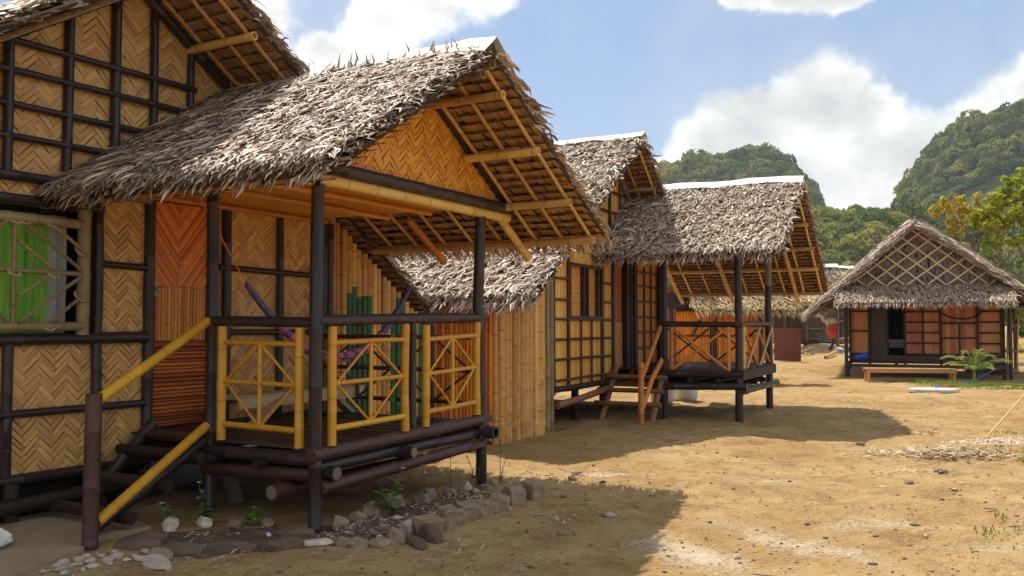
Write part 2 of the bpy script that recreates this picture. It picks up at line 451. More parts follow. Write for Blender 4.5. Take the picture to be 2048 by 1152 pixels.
def canopy_mat():
    m, t, b = new_mat('forest_leaf')
    tone = t.node('ShaderNodeAttribute', attribute_name='crown_tone').outputs['Fac']
    P = t.node('ShaderNodeTexCoord').outputs['Object']
    big = t.noise(P, .022, 4, .6)
    f = t.math('ADD', t.math('MULTIPLY', tone, .6), t.math('MULTIPLY', big, .55))
    col = t.ramp(f, [(.22, (.06, .10, .026)), (.5, (.145, .19, .038)), (.72, (.27, .275, .052)), (.95, (.40, .345, .085))])
    r = t.node('ShaderNodeNewGeometry').outputs['Random Per Island']
    hsv = t.node('ShaderNodeHueSaturation', {'Color': col, 'Value': t.mr(r, 0, 1, .75, 1.3)})
    t.l.new(hsv.outputs[0], b.inputs['Base Color']); b.inputs['Roughness'].default_value = .8; b.inputs['Specular IOR Level'].default_value = .15
    tr = t.node('ShaderNodeBsdfTranslucent', {'Color': hsv.outputs[0]})
    t.l.new(t.node('ShaderNodeMixShader', {0: .45, 1: b.outputs[0], 2: tr.outputs[0]}).outputs[0], t.n['Material Output'].inputs['Surface'])
    return m
MT['canopy'] = canopy_mat()

def curtain_mat():
    m, t, b = new_mat('curtain_cloth')
    uv = t.node('ShaderNodeUVMap').outputs[0]
    u = t.node('ShaderNodeSeparateXYZ', {0: uv}).outputs[0]
    n = t.noise(t.mapping(uv, (14, .6, 1)), 3.0, 4)
    gcol = t.mix(t.mr(n, .3, .7, 0, 1), (.14, .37, .03), (.27, .58, .085))
    wc = t.mix(t.mr(n, .3, .7, 0, 1), (.30, .30, .30), (.46, .46, .47))
    t.l.new(t.mix(t.mr(u, .895, .91, 0, 1), gcol, wc), b.inputs['Base Color'])
    b.inputs['Roughness'].default_value = .8
    return m
MT['curtain'] = curtain_mat()

def hammock_mat():
    m, t, b = new_mat('hammock_cords')
    uv = t.node('ShaderNodeUVMap').outputs[0]
    s_ = t.node('ShaderNodeSeparateXYZ', {0: uv})
    nv = t.noise(t.mapping(uv, (60, 14, 1)), 3.0, 3)
    v = t.math('ADD', s_.outputs[1], t.math('MULTIPLY', nv, .05))
    band = t.math('GREATER_THAN', t.math('FRACT', t.math('MULTIPLY', v, 6.2)), .5)
    mid = t.math('MULTIPLY', t.math('GREATER_THAN', v, .52), t.math('LESS_THAN', v, 2.25))
    navy = t.mix(t.mr(nv, .45, .6, 0, 1), (.045, .04, .17), (.34, .32, .52))
    pink = t.mix(t.mr(nv, .45, .6, 0, 1), (.75, .11, .18), (.92, .36, .40))
    t.l.new(t.mix(t.math('MULTIPLY', band, mid), navy, pink), b.inputs['Base Color'])
    b.inputs['Roughness'].default_value = .85
    bp = t.node('ShaderNodeBump', {'Strength': .8, 'Distance': .01, 'Height': nv})
    t.l.new(bp.outputs[0], b.inputs['Normal'])
    return m
MT['hammock'] = hammock_mat()

def sand_mat():
    m, t, b = new_mat('sand_soil')
    P = t.node('ShaderNodeTexCoord').outputs['Object']
    n1 = t.noise(P, .55, 6, .62); n2 = t.noise(P, 5.0, 6, .68); n3 = t.noise(P, 38.0, 4, .7)
    col = t.mix(t.mr(n1, .32, .68, 0, 1), (.37, .225, .085), (.54, .375, .18))
    n4 = t.noise(P, 1.7, 7, .72)
    col = t.mix(t.mr(n4, .50, .66, 0, .75), col, (.27, .155, .065))
    col = t.mix(t.mr(n2, .50, .70, 0, .8), col, (.29, .17, .07))
    col = t.mix(t.mr(n3, .60, .74, 0, .55), col, (.58, .48, .33))
    col = t.mix(t.mr(n3, .24, .40, .5, 0), col, (.17, .105, .05))
    # pale powdery patches (spilt lime and crushed shell) where they lie in the lane
    fld = None
    sp = t.node('ShaderNodeSeparateXYZ', {0: P})
    for (x, y, ra, rb, rot, amt) in [(0.75, -2.62, .75, .32, 55, .9), (1.35, -3.15, 1.0, .32, 62, .8), (3.3, -.78, .55, .16, -60, .9), (3.75, -2.35, .6, .28, -60, .7),
                                     (8.05, -4.25, .9, .22, -60, 1.0), (2.3, -3.6, .9, .3, -50, .7), (15.6, -1.2, 1.4, .3, -60, .6), (1.9, -4.3, .7, .25, -60, .6),
                                     (6.0, -3.0, .6, .2, -50, .5), (4.7, -3.5, .5, .25, -60, .5), (0.2, -3.3, .6, .25, -60, .7)]:
        c, s_ = math.cos(R_(rot)), math.sin(R_(rot))
        dx = t.math('SUBTRACT', sp.outputs[0], x); dy = t.math('SUBTRACT', sp.outputs[1], y)
        a = t.math('DIVIDE', t.math('ADD', t.math('MULTIPLY', dx, c), t.math('MULTIPLY', dy, s_)), ra)
        bb = t.math('DIVIDE', t.math('SUBTRACT', t.math('MULTIPLY', dy, c), t.math('MULTIPLY', dx, s_)), rb)
        q = t.math('MULTIPLY', t.math('DIVIDE', 1.0, t.math('ADD', 1.0, t.math('ADD', t.math('MULTIPLY', a, a), t.math('MULTIPLY', bb, bb)))), amt)
        fld = q if fld is None else t.math('MAXIMUM', fld, q)
    pt = t.mr(t.math('ADD', fld, t.math('ADD', t.math('MULTIPLY', t.math('SUBTRACT', n2, .5), 1.1), t.math('MULTIPLY', t.math('SUBTRACT', n3, .5), 1.0))), .52, .95, 0, .85)
    col = t.mix(pt, col, (.66, .58, .45))
    t.l.new(col, b.inputs['Base Color'])
    b.inputs['Roughness'].default_value = .95
    b.inputs['Specular IOR Level'].default_value = .12
    h = t.math('ADD', t.math('MULTIPLY', n4, 1.2), t.math('ADD', t.math('MULTIPLY', n2, 1.0), t.math('MULTIPLY', n3, .35)))
    bp = t.node('ShaderNodeBump', {'Strength': 1.0, 'Distance': .08, 'Height': h})
    t.l.new(bp.outputs[0], b.inputs['Normal'])
    return m
MT['sand'] = sand_mat()

# ------------------------------------------------------------------ ground
def ground_z(x, y):
    dx = x - CAM[0]; dy = y - CAM[1]
    d = dx * FH[0] + dy * FH[1]; r = dx * RT[0] + dy * RT[1]
    base = np.interp(d, [-50, 27.5, 32, 40, 50, 62, 150, 400], [0, 0, .24, .3, .72, 1.0, 1.3, 3.0])
    near = np.clip((45 - np.hypot(r, d)) / 20, 0, 1)
    fine = fbm(x * 1.1, y * 1.1, 3, 3) * .06 + fbm(x * 3.7, y * 3.7, 3, 9) * .055 + fbm(x * 8.0, y * 8.0, 2, 15) * .02
    fine = fine - np.maximum(0, lattice_noise(x * 2.6, y * 2.6, 21) - .66) * .16
    keep = np.clip((np.abs(r) + .0) * 0 + 1, 0, 1)
    return base + fine * near * keep
def axis(a, lo, hi, step, far):
    v = list(np.arange(lo, hi, step)); x = hi; s_ = step
    while x < far: v.append(x); s_ *= 1.22; x += s_
    x = lo; s_ = step; pre = []
    while x > -a: s_ *= 1.22; x -= s_; pre.append(x)
    return np.array(sorted(pre) + v)
rr_ = axis(3000, -7, 9, .07, 3000); dd_ = axis(60, 2.5, 20, .07, 4000)
Rg, Dg = np.meshgrid(rr_, dd_)
GX = CAM[0] + RT[0] * Rg + FH[0] * Dg; GY = CAM[1] + RT[1] * Rg + FH[1] * Dg
GZ = ground_z(GX, GY)
nr, nd = len(rr_), len(dd_)
idx = np.arange(nr * nd).reshape(nd, nr)
gf = np.stack([idx[:-1, :-1], idx[:-1, 1:], idx[1:, 1:], idx[1:, :-1]], -1).reshape(-1, 4)
gm = bpy.data.meshes.new('ground')
fast_mesh(gm, np.stack([GX, GY, GZ], -1).reshape(-1, 3), gf, None, None, np.ones(len(gf), bool))
link('ground', gm, MT['sand'], kind='structure')
def gz(x, y): return float(ground_z(np.array([float(x)]), np.array([float(y)]))[0])

# ------------------------------------------------------------------ thatch, weave and slat builders
def nrm(v): v = np.asarray(v, float); return v / np.linalg.norm(v)

def strips(P, D, N, L, Wd, lift, droop, curl):
    """many bent leaf strips at once. P,D,N (n,3); returns verts, quads"""
    n = len(P)
    side = np.cross(N, D); side /= np.linalg.norm(side, axis=1)[:, None] + 1e-9
    roll = RNG.normal(0, .45, n)[:, None]
    sd0 = side * np.cos(roll) + N * np.sin(roll)
    prof = np.array([.75, 1.0, .8, .12]); K = 4
    rows = []
    for k in range(K):
        q = k / (K - 1)
        c = P + D * (L * q)[:, None] + N * (.008 + lift * q - curl * q * q)[:, None] + side * (L * .12 * np.sin(q * 3) * RNG.choice([-1, 1], n))[:, None]
        c = c + np.array([0, 0, -1.0]) * (droop * q * q)[:, None]
        hw = (Wd * .5 * prof[k])[:, None]
        rows += [c - sd0 * hw, c + N * hw * .45, c + sd0 * hw]
    V = np.stack(rows, 1)                     # n,12,3
    base = (np.arange(n) * 12)[:, None, None]
    q = np.array([[3 * k + j, 3 * k + j + 1, 3 * (k + 1) + j + 1, 3 * (k + 1) + j] for k in range(K - 1) for j in (0, 1)])
    return V.reshape(-1, 3), (q[None] + base).reshape(-1, 4)

def slope_mesh(O, S, T, ls, lt, n, L=(.2, .34), W=(.022, .042), spread=.30, bias=0.0, lift=(.01, .055), rows=0.0,
               under=True, eave=.06, thick=.07, edge=0, hang=.14, shingle=.055, srow=.115, region=None, spikes=0, ends=(True, True)):
    """one roof slope: core sheet (mat 1), leaf strips (mat 0), shingled underside (mat 2)"""
    O = np.array(O, float); S = nrm(S); T = nrm(T); N = np.cross(S, T)
    if N[2] < 0: N = -N
    VV, FF, MI = [], [], []; cnt = 0
    def put(v, f, mi):
        nonlocal cnt
        VV.append(v); FF.append(np.asarray(f) + cnt); MI.append(np.full(len(f), mi)); cnt += len(v)
    # core
    c = [O + S * a + T * b + N * h for h in (-.02, .02) for a, b in ((0, 0), (ls, 0), (ls, lt), (0, lt))]
    put(np.array(c), [(0, 1, 2, 3), (7, 6, 5, 4), (0, 4, 5, 1), (1, 5, 6, 2), (2, 6, 7, 3), (3, 7, 4, 0)], 1)
    # strips, laid in courses so the tips line up loosely
    r0, r1, q0, q1 = region if region else (0, ls, -.02, lt)
    s = RNG.uniform(r0, r1, n); t = RNG.uniform(q0, q1, n)
    if rows: t = np.round(t / rows) * rows + RNG.normal(0, rows * .16, n)
    t = np.minimum(t, lt - .02)
    ang = RNG.normal(bias, spread, n)
    wild = RNG.random(n) < .05; ang[wild] += RNG.normal(0, .8, wild.sum())
    D = T[None] * np.cos(ang)[:, None] + S[None] * np.sin(ang)[:, None]
    P = O + S * s[:, None] + T * t[:, None] + N * (.02 + RNG.uniform(0, thick, n))[:, None]
    Ln = RNG.uniform(*L, n); Wn = RNG.uniform(*W, n)
    lf = RNG.uniform(*lift, n); lf[wild] += RNG.uniform(.02, .08, wild.sum())
    Ln = np.minimum(Ln, lt + .05 + .05 * RNG.random(n) - t)
    over = np.clip((t + Ln - lt) / .3, 0, 1)
    v, f = strips(P, D, np.repeat(N[None], n, 0), Ln, Wn, lf, over * .10, lf * RNG.uniform(.2, .9, n))
    put(v, f, 0)
    # eave fringe
    m = int(ls * 95 * hang / .14)
    if hang > 0:
        s = RNG.uniform(0, ls, m); ang = RNG.normal(bias * .5, .22, m)
        D = T[None] * np.cos(ang)[:, None] + S[None] * np.sin(ang)[:, None]
        P = O + S * s[:, None] + T * (lt - RNG.uniform(.02, .12, m))[:, None] + N * RNG.uniform(-.035, .05, m)[:, None]
        Ln = RNG.uniform(.55, 1.25, m) * hang + .1
        v, f = strips(P, D, np.repeat(N[None], m, 0), Ln, RNG.uniform(.015, .035, m), RNG.uniform(-.01, .02, m), RNG.uniform(.02, .09, m), np.zeros(m))
        put(v, f, 0)
    # ragged gable edges
    for which, s0 in ((0, 0.0), (1, ls)):
        if not ends[which]: continue
        m = int(lt * 95); sg = -1 if which == 0 else 1
        t = RNG.uniform(0, lt - .08, m); ang = RNG.normal(.20, .28, m) * sg
        D = T[None] * np.cos(ang)[:, None] + S[None] * np.sin(ang)[:, None]
        P = O + S * (s0 - sg * RNG.uniform(-.02, .07, m))[:, None] + T * t[:, None] + N * RNG.uniform(-.04, .07, m)[:, None]
        Ln = RNG.uniform(.07, .19, m); lf = RNG.uniform(.0, .05, m)
        v, f = strips(P, D, np.repeat(N[None], m, 0), Ln, RNG.uniform(.02, .04, m), lf, np.zeros(m), lf * .3)
        put(v, f, 0)
    if spikes:
        s = RNG.uniform(.1, ls - .05, spikes); ang = RNG.normal(0, .5, spikes)
        upv = nrm(np.array([0, 0, 1.]) - .15 * T)
        D = upv[None] * np.cos(ang)[:, None] + S[None] * np.sin(ang)[:, None]
        P = O + S * s[:, None] + T * RNG.uniform(.02, .25, spikes)[:, None] + N * .03
        v, f = strips(P, D, np.repeat(nrm(np.cross(S, upv))[None], spikes, 0), RNG.uniform(.08, .24, spikes), RNG.uniform(.015, .045, spikes),
                      RNG.normal(0, .04, spikes), np.zeros(spikes), RNG.normal(0, .05, spikes))
        put(v, f, 0)
    if under:
        nrow = int(lt / srow) + 1; ncol = int(ls / shingle) + 1
        I, J = np.meshgrid(np.arange(nrow), np.arange(ncol), indexing='ij'); I = I.ravel(); J = J.ravel(); k = len(I)
        s = J * shingle + RNG.uniform(-.012, .012, k); t = I * srow + RNG.normal(0, .008, k)
        t2 = np.minimum(t + srow * 1.12 + RNG.normal(0, .007, k), lt + .03)
        s0 = np.clip(s, 0, ls); s1 = np.clip(s + shingle * 1.0, 0, ls); sk = RNG.normal(0, .008, k)
        h0 = -.056 - RNG.uniform(0, .006, k); h1 = -.028 - RNG.uniform(0, .008, k)
        mk = lambda a, b, h: O + S * a[:, None] + T * b[:, None] + N * h[:, None]
        V = np.stack([mk(s0, t, h0), mk(s1, t, h0 - .003), mk(s1 + sk, t2, h1 - .004), mk(s0 + sk, t2, h1)], 1).reshape(-1, 3)
        put(V, np.arange(k * 4).reshape(-1, 4), 2)
        for i in range(1, nrow):                      # stitched lath under the head of every course, dark to draw the shadow gap
            m = max(2, int(ls / .25)); q = np.linspace(0, ls, m); tt = i * srow + .004 + .005 * np.sin(q * 5 + i) + RNG.normal(0, .0025, m)
            lo = O + S * q[:, None] + T * (tt - .007)[:, None] + N * -.064; hi = O + S * q[:, None] + T * (tt + .004)[:, None] + N * -.066
            put(np.concatenate([lo, hi]), [(j, j + 1, m + j + 1, m + j) for j in range(m - 1)], 1)
    return np.concatenate(VV), np.concatenate(FF), np.concatenate(MI)

def roof_obj(name, parts, mats, parent, label=None):
    V = []; F = []; MI = []; c = 0
    for v, f, m in parts:
        V.append(v); F.append(f + c); MI.append(m); c += len(v)
    me = bpy.data.meshes.new(name)
    fast_mesh(me, np.concatenate(V), np.concatenate(F), None, np.concatenate(MI))
    return link(name, me, mats, parent, label)

def clip_convex(me, poly):
    """cut a mesh lying in the local (x, z) plane to a convex polygon (counter-clockwise in x,z)"""
    bm = bmesh.new(); bm.from_mesh(me)
    for (x0, z0), (x1, z1) in zip(poly, poly[1:] + poly[:1]):
        nx, nz = (z1 - z0), -(x1 - x0)
        bmesh.ops.bisect_plane(bm, geom=bm.verts[:] + bm.edges[:] + bm.faces[:], dist=1e-5,
                               plane_co=(x0, 0, z0), plane_no=(nx, 0, nz), clear_outer=True)
    bm.to_mesh(me); bm.free()

def weave_panel(name, poly, mat, parent, y=0.0, wd=.041, n=4, flip=1, label=None):
    """herringbone bamboo matting filling a convex polygon of (x,z), facing -y"""
    xs = [p[0] for p in poly]; zs = [p[1] for p in poly]
    cx, cz = (min(xs) + max(xs)) / 2, (min(zs) + max(zs)) / 2
    rad = math.hypot(max(xs) - min(xs), max(zs) - min(zs)) / 2 + .3
    K = int(rad / wd) + 2
    o0 = RNG.integers(0, 50)
    V = []; U = []; c45 = math.sqrt(.5)
    def put(a0, a1, b0, b1, horiz):
        L = (a1 - a0) if horiz else (b1 - b0)
        g = .0012 + abs(RNG.normal(0, .0012))
        rows = []
        t0 = RNG.normal(0, .0016); jit = RNG.normal(0, .0022, 2)
        for q, dep in ((0, .0035), (.14, -.0008), (.86, -.0008), (1, .0035)):
            dep += t0
            if horiz:
                aa = a0 + (a1 - a0) * q; pts = [(aa, b0 + g + jit[0]), (aa, b1 - g + jit[1])]
            else:
                bb = b0 + (b1 - b0) * q; pts = [(a0 + g + jit[0], bb), (a1 - g + jit[1], bb)]
            for (a, b) in pts:
                x = (a - b) * c45; z = (a + b) * c45
                rows.append((cx + x * flip, y + dep, cz + z))
        u0 = RNG.uniform(0, 9)
        V.append(rows); U.append([(u0, 0), (u0 + .12, 0), (u0, L * .12), (u0 + .12, L * .12), (u0, L * .88), (u0 + .12, L * .88), (u0, L), (u0 + .12, L)])
    for i in range(-K, K):
        for j in range(-K, K):
            k = (i - j + o0) % (2 * n)
            if k == 0: put(i * wd, (i + n) * wd, j * wd, (j + 1) * wd, True)
            if k == 2 * n - 1: put(i * wd, (i + 1) * wd, j * wd, (j + n) * wd, False)
    V = np.array(V); U = np.array(U)
    wx = fbm(V[..., 0] * 2.3 + o0, V[..., 2] * 2.3, 3, 41); wz = fbm(V[..., 0] * 2.3 + 9, V[..., 2] * 2.3 + o0, 3, 47)
    V[..., 0] += wx * .055; V[..., 2] += wz * .055; V[..., 1] += wx * .022
    loose = np.nonzero(RNG.random(len(V)) < .035)[0]; V[loose, :2, 1] -= RNG.uniform(.004, .012, len(loose))[:, None]; V[loose, 2:4, 1] -= .003
    # cull far outside
    mid = V.mean(1); keep = (mid[:, 0] > min(xs) - .25) & (mid[:, 0] < max(xs) + .25) & (mid[:, 2] > min(zs) - .25) & (mid[:, 2] < max(zs) + .25)
    V = V[keep]; U = U[keep]; k = len(V)
    q = np.array([[0, 1, 3, 2], [2, 3, 5, 4], [4, 5, 7, 6]])
    F = (q[None] + (np.arange(k) * 8)[:, None, None]).reshape(-1, 4)
    me = bpy.data.meshes.new(name)
    fast_mesh(me, V.reshape(-1, 3), F, U.reshape(-1, 2)[F.ravel()])
    clip_convex(me, poly)
    # backing sheet
    bm = bmesh.new(); bm.from_mesh(me)
    uvl = bm.loops.layers.uv.verify()
    vs = [bm.verts.new((p[0], y + .014, p[1])) for p in poly]
    f = bm.faces.new(vs); f.material_index = 1
    vs = [bm.verts.new((p[0], y + .03, p[1])) for p in poly[::-1]]
    f = bm.faces.new(vs); f.material_index = 1
    bm.to_mesh(me); bm.free()
    return link(name, me, [mat, MT['weave_back']], parent, label)

def slat_panel(name, x0, x1, z0, z1, y, mat, parent, wd=.045, vertical=True, thick=.012, label=None, gap=.002, frame='x', extra=None, rnd=False):
    """flat board wall of split-cane slats; frame 'x' runs along x, 'y' along y"""
    mb = MB()
    a = x0 if vertical else z0; end = x1 if vertical else z1
    while a < end - .005:
        b = min(a + wd * RNG.uniform(.75, 1.25), end)
        dy = RNG.normal(0, .0025)
        if vertical: c, s_ = ((a + b) / 2, y + dy, (z0 + z1) / 2), (b - a - gap, thick, z1 - z0)
        else: c, s_ = ((x0 + x1) / 2, y + dy, (a + b) / 2), (x1 - x0, thick, b - a - gap)
        if frame == 'y': c = (c[1], c[0], c[2]); s_ = (s_[1], s_[0], s_[2])
        if rnd:                                        # whole thin canes laid side by side
            ax = 2 if vertical else (1 if frame == 'y' else 0); h_ = np.zeros(3); h_[ax] = s_[ax] / 2; q_ = np.array(c)
            mb.tube([q_ - h_, q_ + RNG.normal(0, .002, 3), q_ + h_], (b - a) / 2 - gap * .5, 8, .4, jit=.04)
        else: mb.box(c, s_)
        a = b
    bx = ((x0 + x1) / 2, y + .014, (z0 + z1) / 2); bs = (x1 - x0, .008, z1 - z0)
    if frame == 'y': bx = (bx[1], bx[0], bx[2]); bs = (bs[1], bs[0], bs[2])
    mb.box(bx, bs, mi=1)
    return mb.build(name, [mat, MT['weave_back']], parent, label=label)

def pole(name, p0, p1, r, mat, parent, nodes=.4, n=10, hollow=False, bend=0.0, label=None, cut=False, **kw):
    p0 = np.array(p0, float); p1 = np.array(p1, float)
    if bend:
        k = np.linspace(0, 1, 5); side = np.array([RNG.normal(), RNG.normal(), RNG.normal() * .2]); side /= np.linalg.norm(side)
        pts = p0 + (p1 - p0) * k[:, None] + side * (np.sin(k * PI) * bend)[:, None]
    else:
        Lp = np.linalg.norm(p1 - p0); m = max(2, int(Lp / .28)); k = np.linspace(0, 1, m); dv = RNG.normal(0, .0022 + .0006 * Lp, (m, 3)); dv[0] = dv[-1] = 0; dv[1:-1] = (dv[:-2] + dv[1:-1] * 2 + dv[2:]) / 4 if m > 2 else dv[1:-1]
        pts = p0 + (p1 - p0) * k[:, None] + dv
    kw.setdefault('jit', .025)
    mb = MB().tube(pts, r, n, nodes, hollow=hollow, **kw)
    if cut:                                            # raw end grain, a thin disc standing proud of the painted cane
        d = nrm(p1 - p0); mb.tube([p0 - d * .003, p0 + d * .002], (r if not hasattr(r, '__len__') else r[0]) * .82, n, mi=1); mat = [mat[0] if isinstance(mat, list) else mat, MT['wood_grey']]
    return mb.build(name, mat, parent, label=label)

def ridge_cap(O, S, T1, T2, ls, w_, parent, z=.06):
    """bent white sheet over a ridge"""
    O = np.array(O, float); S = nrm(S); mb = MB()
    k = int(ls / .3) + 1; V = []; F = []
    for i in range(k + 1):
        p = O + S * (ls * i / k) + np.array([0, 0, z]); a = RNG.normal(0, .014); b = RNG.normal(0, .014)
        V += [p + nrm(T1) * w_ + np.array([0, 0, a + .055]), p + np.array([0, 0, .045 + (a + b) / 2]), p + nrm(T2) * w_ + np.array([0, 0, b + .055])]
    for i in range(k):
        for j in (0, 1): F.append((3 * i + j, 3 * i + j + 1, 3 * i + j + 4, 3 * i + j + 3))
    V = np.array(V); V2 = V - np.array([0, 0, .004]); m = len(V)
    mb.add(np.concatenate([V, V2]), F + [tuple(q + m for q in f[::-1]) for f in F])
    return mb.build('ridge_cap', MT['ridge'], parent)

def clip_and_link(me, poly, name, mats, parent, label=None):
    clip_convex(me, poly); return link(name, me, mats, parent, label)

def slat_poly(name, poly, y, mat, parent, wd=.05, label=None):
    """vertical slats cut to a convex outline"""
    xs = [p[0] for p in poly]; zs = [p[1] for p in poly]; mb = MB(); a = min(xs)
    while a < max(xs):
        b = a + wd * RNG.uniform(.75, 1.25); dy = RNG.normal(0, .0025)
        mb.box(((a + b) / 2, y + dy, (min(zs) + max(zs)) / 2), (b - a - .002, .012, max(zs) - min(zs) + .1)); a = b
    mb.box(((min(xs) + max(xs)) / 2, y + .016, (min(zs) + max(zs)) / 2), (max(xs) - min(xs) + .1, .008, max(zs) - min(zs) + .1), mi=1)
    return clip_and_link(mb.mesh(name), poly, name, [mat, MT['weave_back']], parent, label)

def lerp(a, b, t): return tuple(np.array(a, float) * (1 - t) + np.array(b, float) * t)

# ================================================================== first hut
hut = thing('bamboo_hut', 'nearest stilt hut of woven matting with a yellow-railed porch and shaggy thatch', 'hut')
Wy = 2.10                                              # plane of its front wall
# --- porch frame
pole('post', (0, 0, -.1), (.0, .0, 2.60), .05, MT['dark'], hut, .5, 12, bend=.01)
pole('post', (0, 1.12, -.1), (0, 1.12, 2.58), .047, MT['dark'], hut, .5, 12, bend=.015)
MBp = MB().tube([(2.31, 0, -.1), (2.30, 0, .8), (2.24, 0, 1.7), (2.29, 0, 2.58)], .052, 12, .55)
MBp.build('post', MT['dark'], hut)
pole('post', (2.30, 2.0, -.1), (2.30, 2.0, 2.58), .05, MT['dark'], hut, .5)
pole('stair_post', (-1.19, .905, -.05), (-1.18, .905, 1.04), .053, MT['brown'], hut, .34, 14, hollow=True, bulge=1.06)
pole('rail_post', (1.21, .01, .55), (1.21, .01, 1.52), .033, MT['dark'], hut, .4)
pole('top_rail', (-.0, 1.15, 1.535), (0, .0, 1.52), .042, MT['dark'], hut, .4)
pole('top_rail', (.0, -.005, 1.53), (2.34, -.005, 1.575), .045, MT['dark'], hut, .45, bend=.012)
pole('top_rail', (2.3, .05, 1.56), (2.3, 2.0, 1.54), .04, MT['dark'], hut, .45)
# floor frame
pole('floor_beam', (-.06, -.005, .545), (2.42, -.005, .60), .055, MT['brown'], hut, .6, 12)
pole('floor_beam', (.02, .03, .44), (2.42, .03, .475), .05, MT['dark'], hut, .6)
pole('lower_brace', (.02, -.03, .30), (2.30, -.01, .375), .05, MT['brown'], hut, .55, 12)
pole('floor_beam', (-.005, 1.18, .50), (-.005, -.02, .51), .055, MT['dark'], hut, .6)
pole('floor_beam', (-.01, 1.16, .36), (-.01, .02, .40), .05, MT['brown'], hut, .6)
for bx, by, bz, r in ((1.03, -.14, .45, .05), (2.31, -.16, .48, .062), (.12, -.10, .40, .055), (1.7, .1, .44, .05)):
    pole('joist', (bx, by, bz), (bx, 2.0, bz), r, [MT['dark']], hut, .5, 12, cut=bx != 2.31, hollow=bx == 2.31)
pole('joist', (-.16, .28, .27), (1.6, .30, .27), .06, MT['brown'], hut, .5, 12, cut=True)
for i in range(3): pole('joist', (-.1, .5 + .55 * i, .45), (2.3, .5 + .55 * i, .46), .04, MT['wood_dark'], hut)
pole('stump', (.42, 1.42, .40), (.53, 1.36, -.05), .065, MT['wood_grey'], hut, 0, 10)
mbs = MB()
for i in range(46):
    x = .02 + i * .05
    mbs.box((x, 1.03, .583 + RNG.normal(0, .003)), (.044, 2.08, .016))
mbs.build('deck', MT['deck'], hut)
mbc = MB()
for i, (a, b) in enumerate(((-.05, .72), (.72, 1.42), (1.42, 2.10))):
    mbc.box((1.16, (a + b) / 2, 2.655 + .004 * i), (2.46, b - a - .006, .012))
mbc.build('ceiling', MT['weave_orange'], hut)
for (x0, y0, x1, y1) in ((.05, 1.16, 1.75, 1.16), (1.35, 1.2, 2.4, 1.2), (-.05, 1.98, 2.35, 2.0), (.05, .6, 2.3, .6)):
    pole('ceiling_batten', (x0, y0, 2.61), (x1, y1, 2.61), .024, MT['cane_orange'], hut, .4)
# beams carrying the porch roof
pole('tie_beam', (-.42, .02, 2.565), (.15, .02, 2.575), .04, MT['cane'], hut, .35, hollow=True)
pole('tie_beam', (-.44, 1.14, 2.555), (.1, 1.14, 2.565), .04, MT['cane_old'], hut, .35, hollow=True)
pole('tie_beam', (-.42, 2.0, 2.57), (.1, 2.0, 2.58), .036, MT['cane_old'], hut, .35, hollow=True)
pole('tie_beam', (-.02, -.02, 2.585), (2.76, -.02, 2.575), .046, MT['cane'], hut, .45, 12, bend=.012)
pole('wall_plate', (-.06, -.06, 2.68), (2.80, -.06, 2.665), .05, MT['dark'], hut, .45, 12)
pole('wall_plate', (-.05, 2.05, 2.60), (-.05, -.02, 2.60), .045, MT['cane_orange'], hut, .4)
weave_panel('gable_panel', [(-.05, 2.70), (2.66, 2.70), (1.27, 3.56), (1.05, 3.57), (-.05, 2.88)], MT['weave_orange'], hut, y=-.012, wd=.040)
pole('gable_rafter', (1.28, -.055, 3.57), (2.78, -.055, 2.68), .034, MT['dark'], hut, .5)
# --- porch roof
PR = (1.15, -.84, 3.71); TL = (-1.95, 0, -1.25); TR = (2.17, 0, -1.30)
ltL = float(np.linalg.norm(TL)); ltR = float(np.linalg.norm(TR))
pr_l = slope_mesh(PR, (0, 1, 0), TL, 2.98, ltL, 13000, L=(.14, .30), W=(.012, .027), spread=.5, bias=-.35, lift=(.01, .08), spikes=130, thick=.10, ends=(True, False), hang=.05, region=(0, 2.98, .10, ltL))
pr_r = slope_mesh(PR, (0, 1, 0), TR, 2.98, ltR, 1500, spread=.3, lift=(.01, .06), hang=.20, ends=(True, True))
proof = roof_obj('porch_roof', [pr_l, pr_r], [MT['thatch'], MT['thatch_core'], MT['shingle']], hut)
ridge_cap((1.15, -.86, 3.71), (0, 1, 0), (-1, 0, -.86), (1, 0, -.7), 3.0, .25, proof, .105)
nTR = nrm(np.cross((0, 1, 0), TR)); nTR = nTR if nTR[2] > 0 else -nTR
def on_r(t, y, h, base=PR, T=TR, nT=None):
    nn = nTR if nT is None else nT
    p = np.array([base[0], 0, base[2]]) + np.array(T) * t + nn * h; return (p[0], y, p[2])
for y in (-.74, -.42, -.12, .30, .66, 1.02, 1.4, 1.75):
    pole('rafter', on_r(.02, y, -.085), on_r(1.0 - .02 * (y > 0), y, -.085), .019, MT['cane'], proof, .5, 8)
for t, y1 in ((.13, .02), (.415, .02), (.71, .02), (.955, 2.0)):
    pole('purlin', on_r(t, -.80, -.14), on_r(t, y1, -.14), .038, MT['cane'], proof, .42, 12, hollow=True)
for y, r in ((.02, .043), (1.1, .04)):
    pole('strut_rafter', on_r(.72, y, -.19), on_r(1.03, y, -.19), r, MT['cane_orange'] if y > .5 else MT['cane'], proof, .4, 12)
nTL = np.array([-nTR[0], 0, nTR[2]])
for (x, z, y0, m) in ((1.52 - .45, 3.53, -.78, 'cane_old'), (.87, 3.19, -.15, 'cane_orange'), (.45, 2.93, -.15, 'cane_orange'), (-.48, 2.57, -.5, 'cane')):
    pole('purlin', (x, y0, z), (x, 1.9, z), .042, MT[m], proof, .42, 12, hollow=True)
pole('ridge_pole', (1.15, -.82, 3.62), (1.15, 1.9, 3.62), .04, MT['cane_old'], proof, .42, 12, hollow=True)
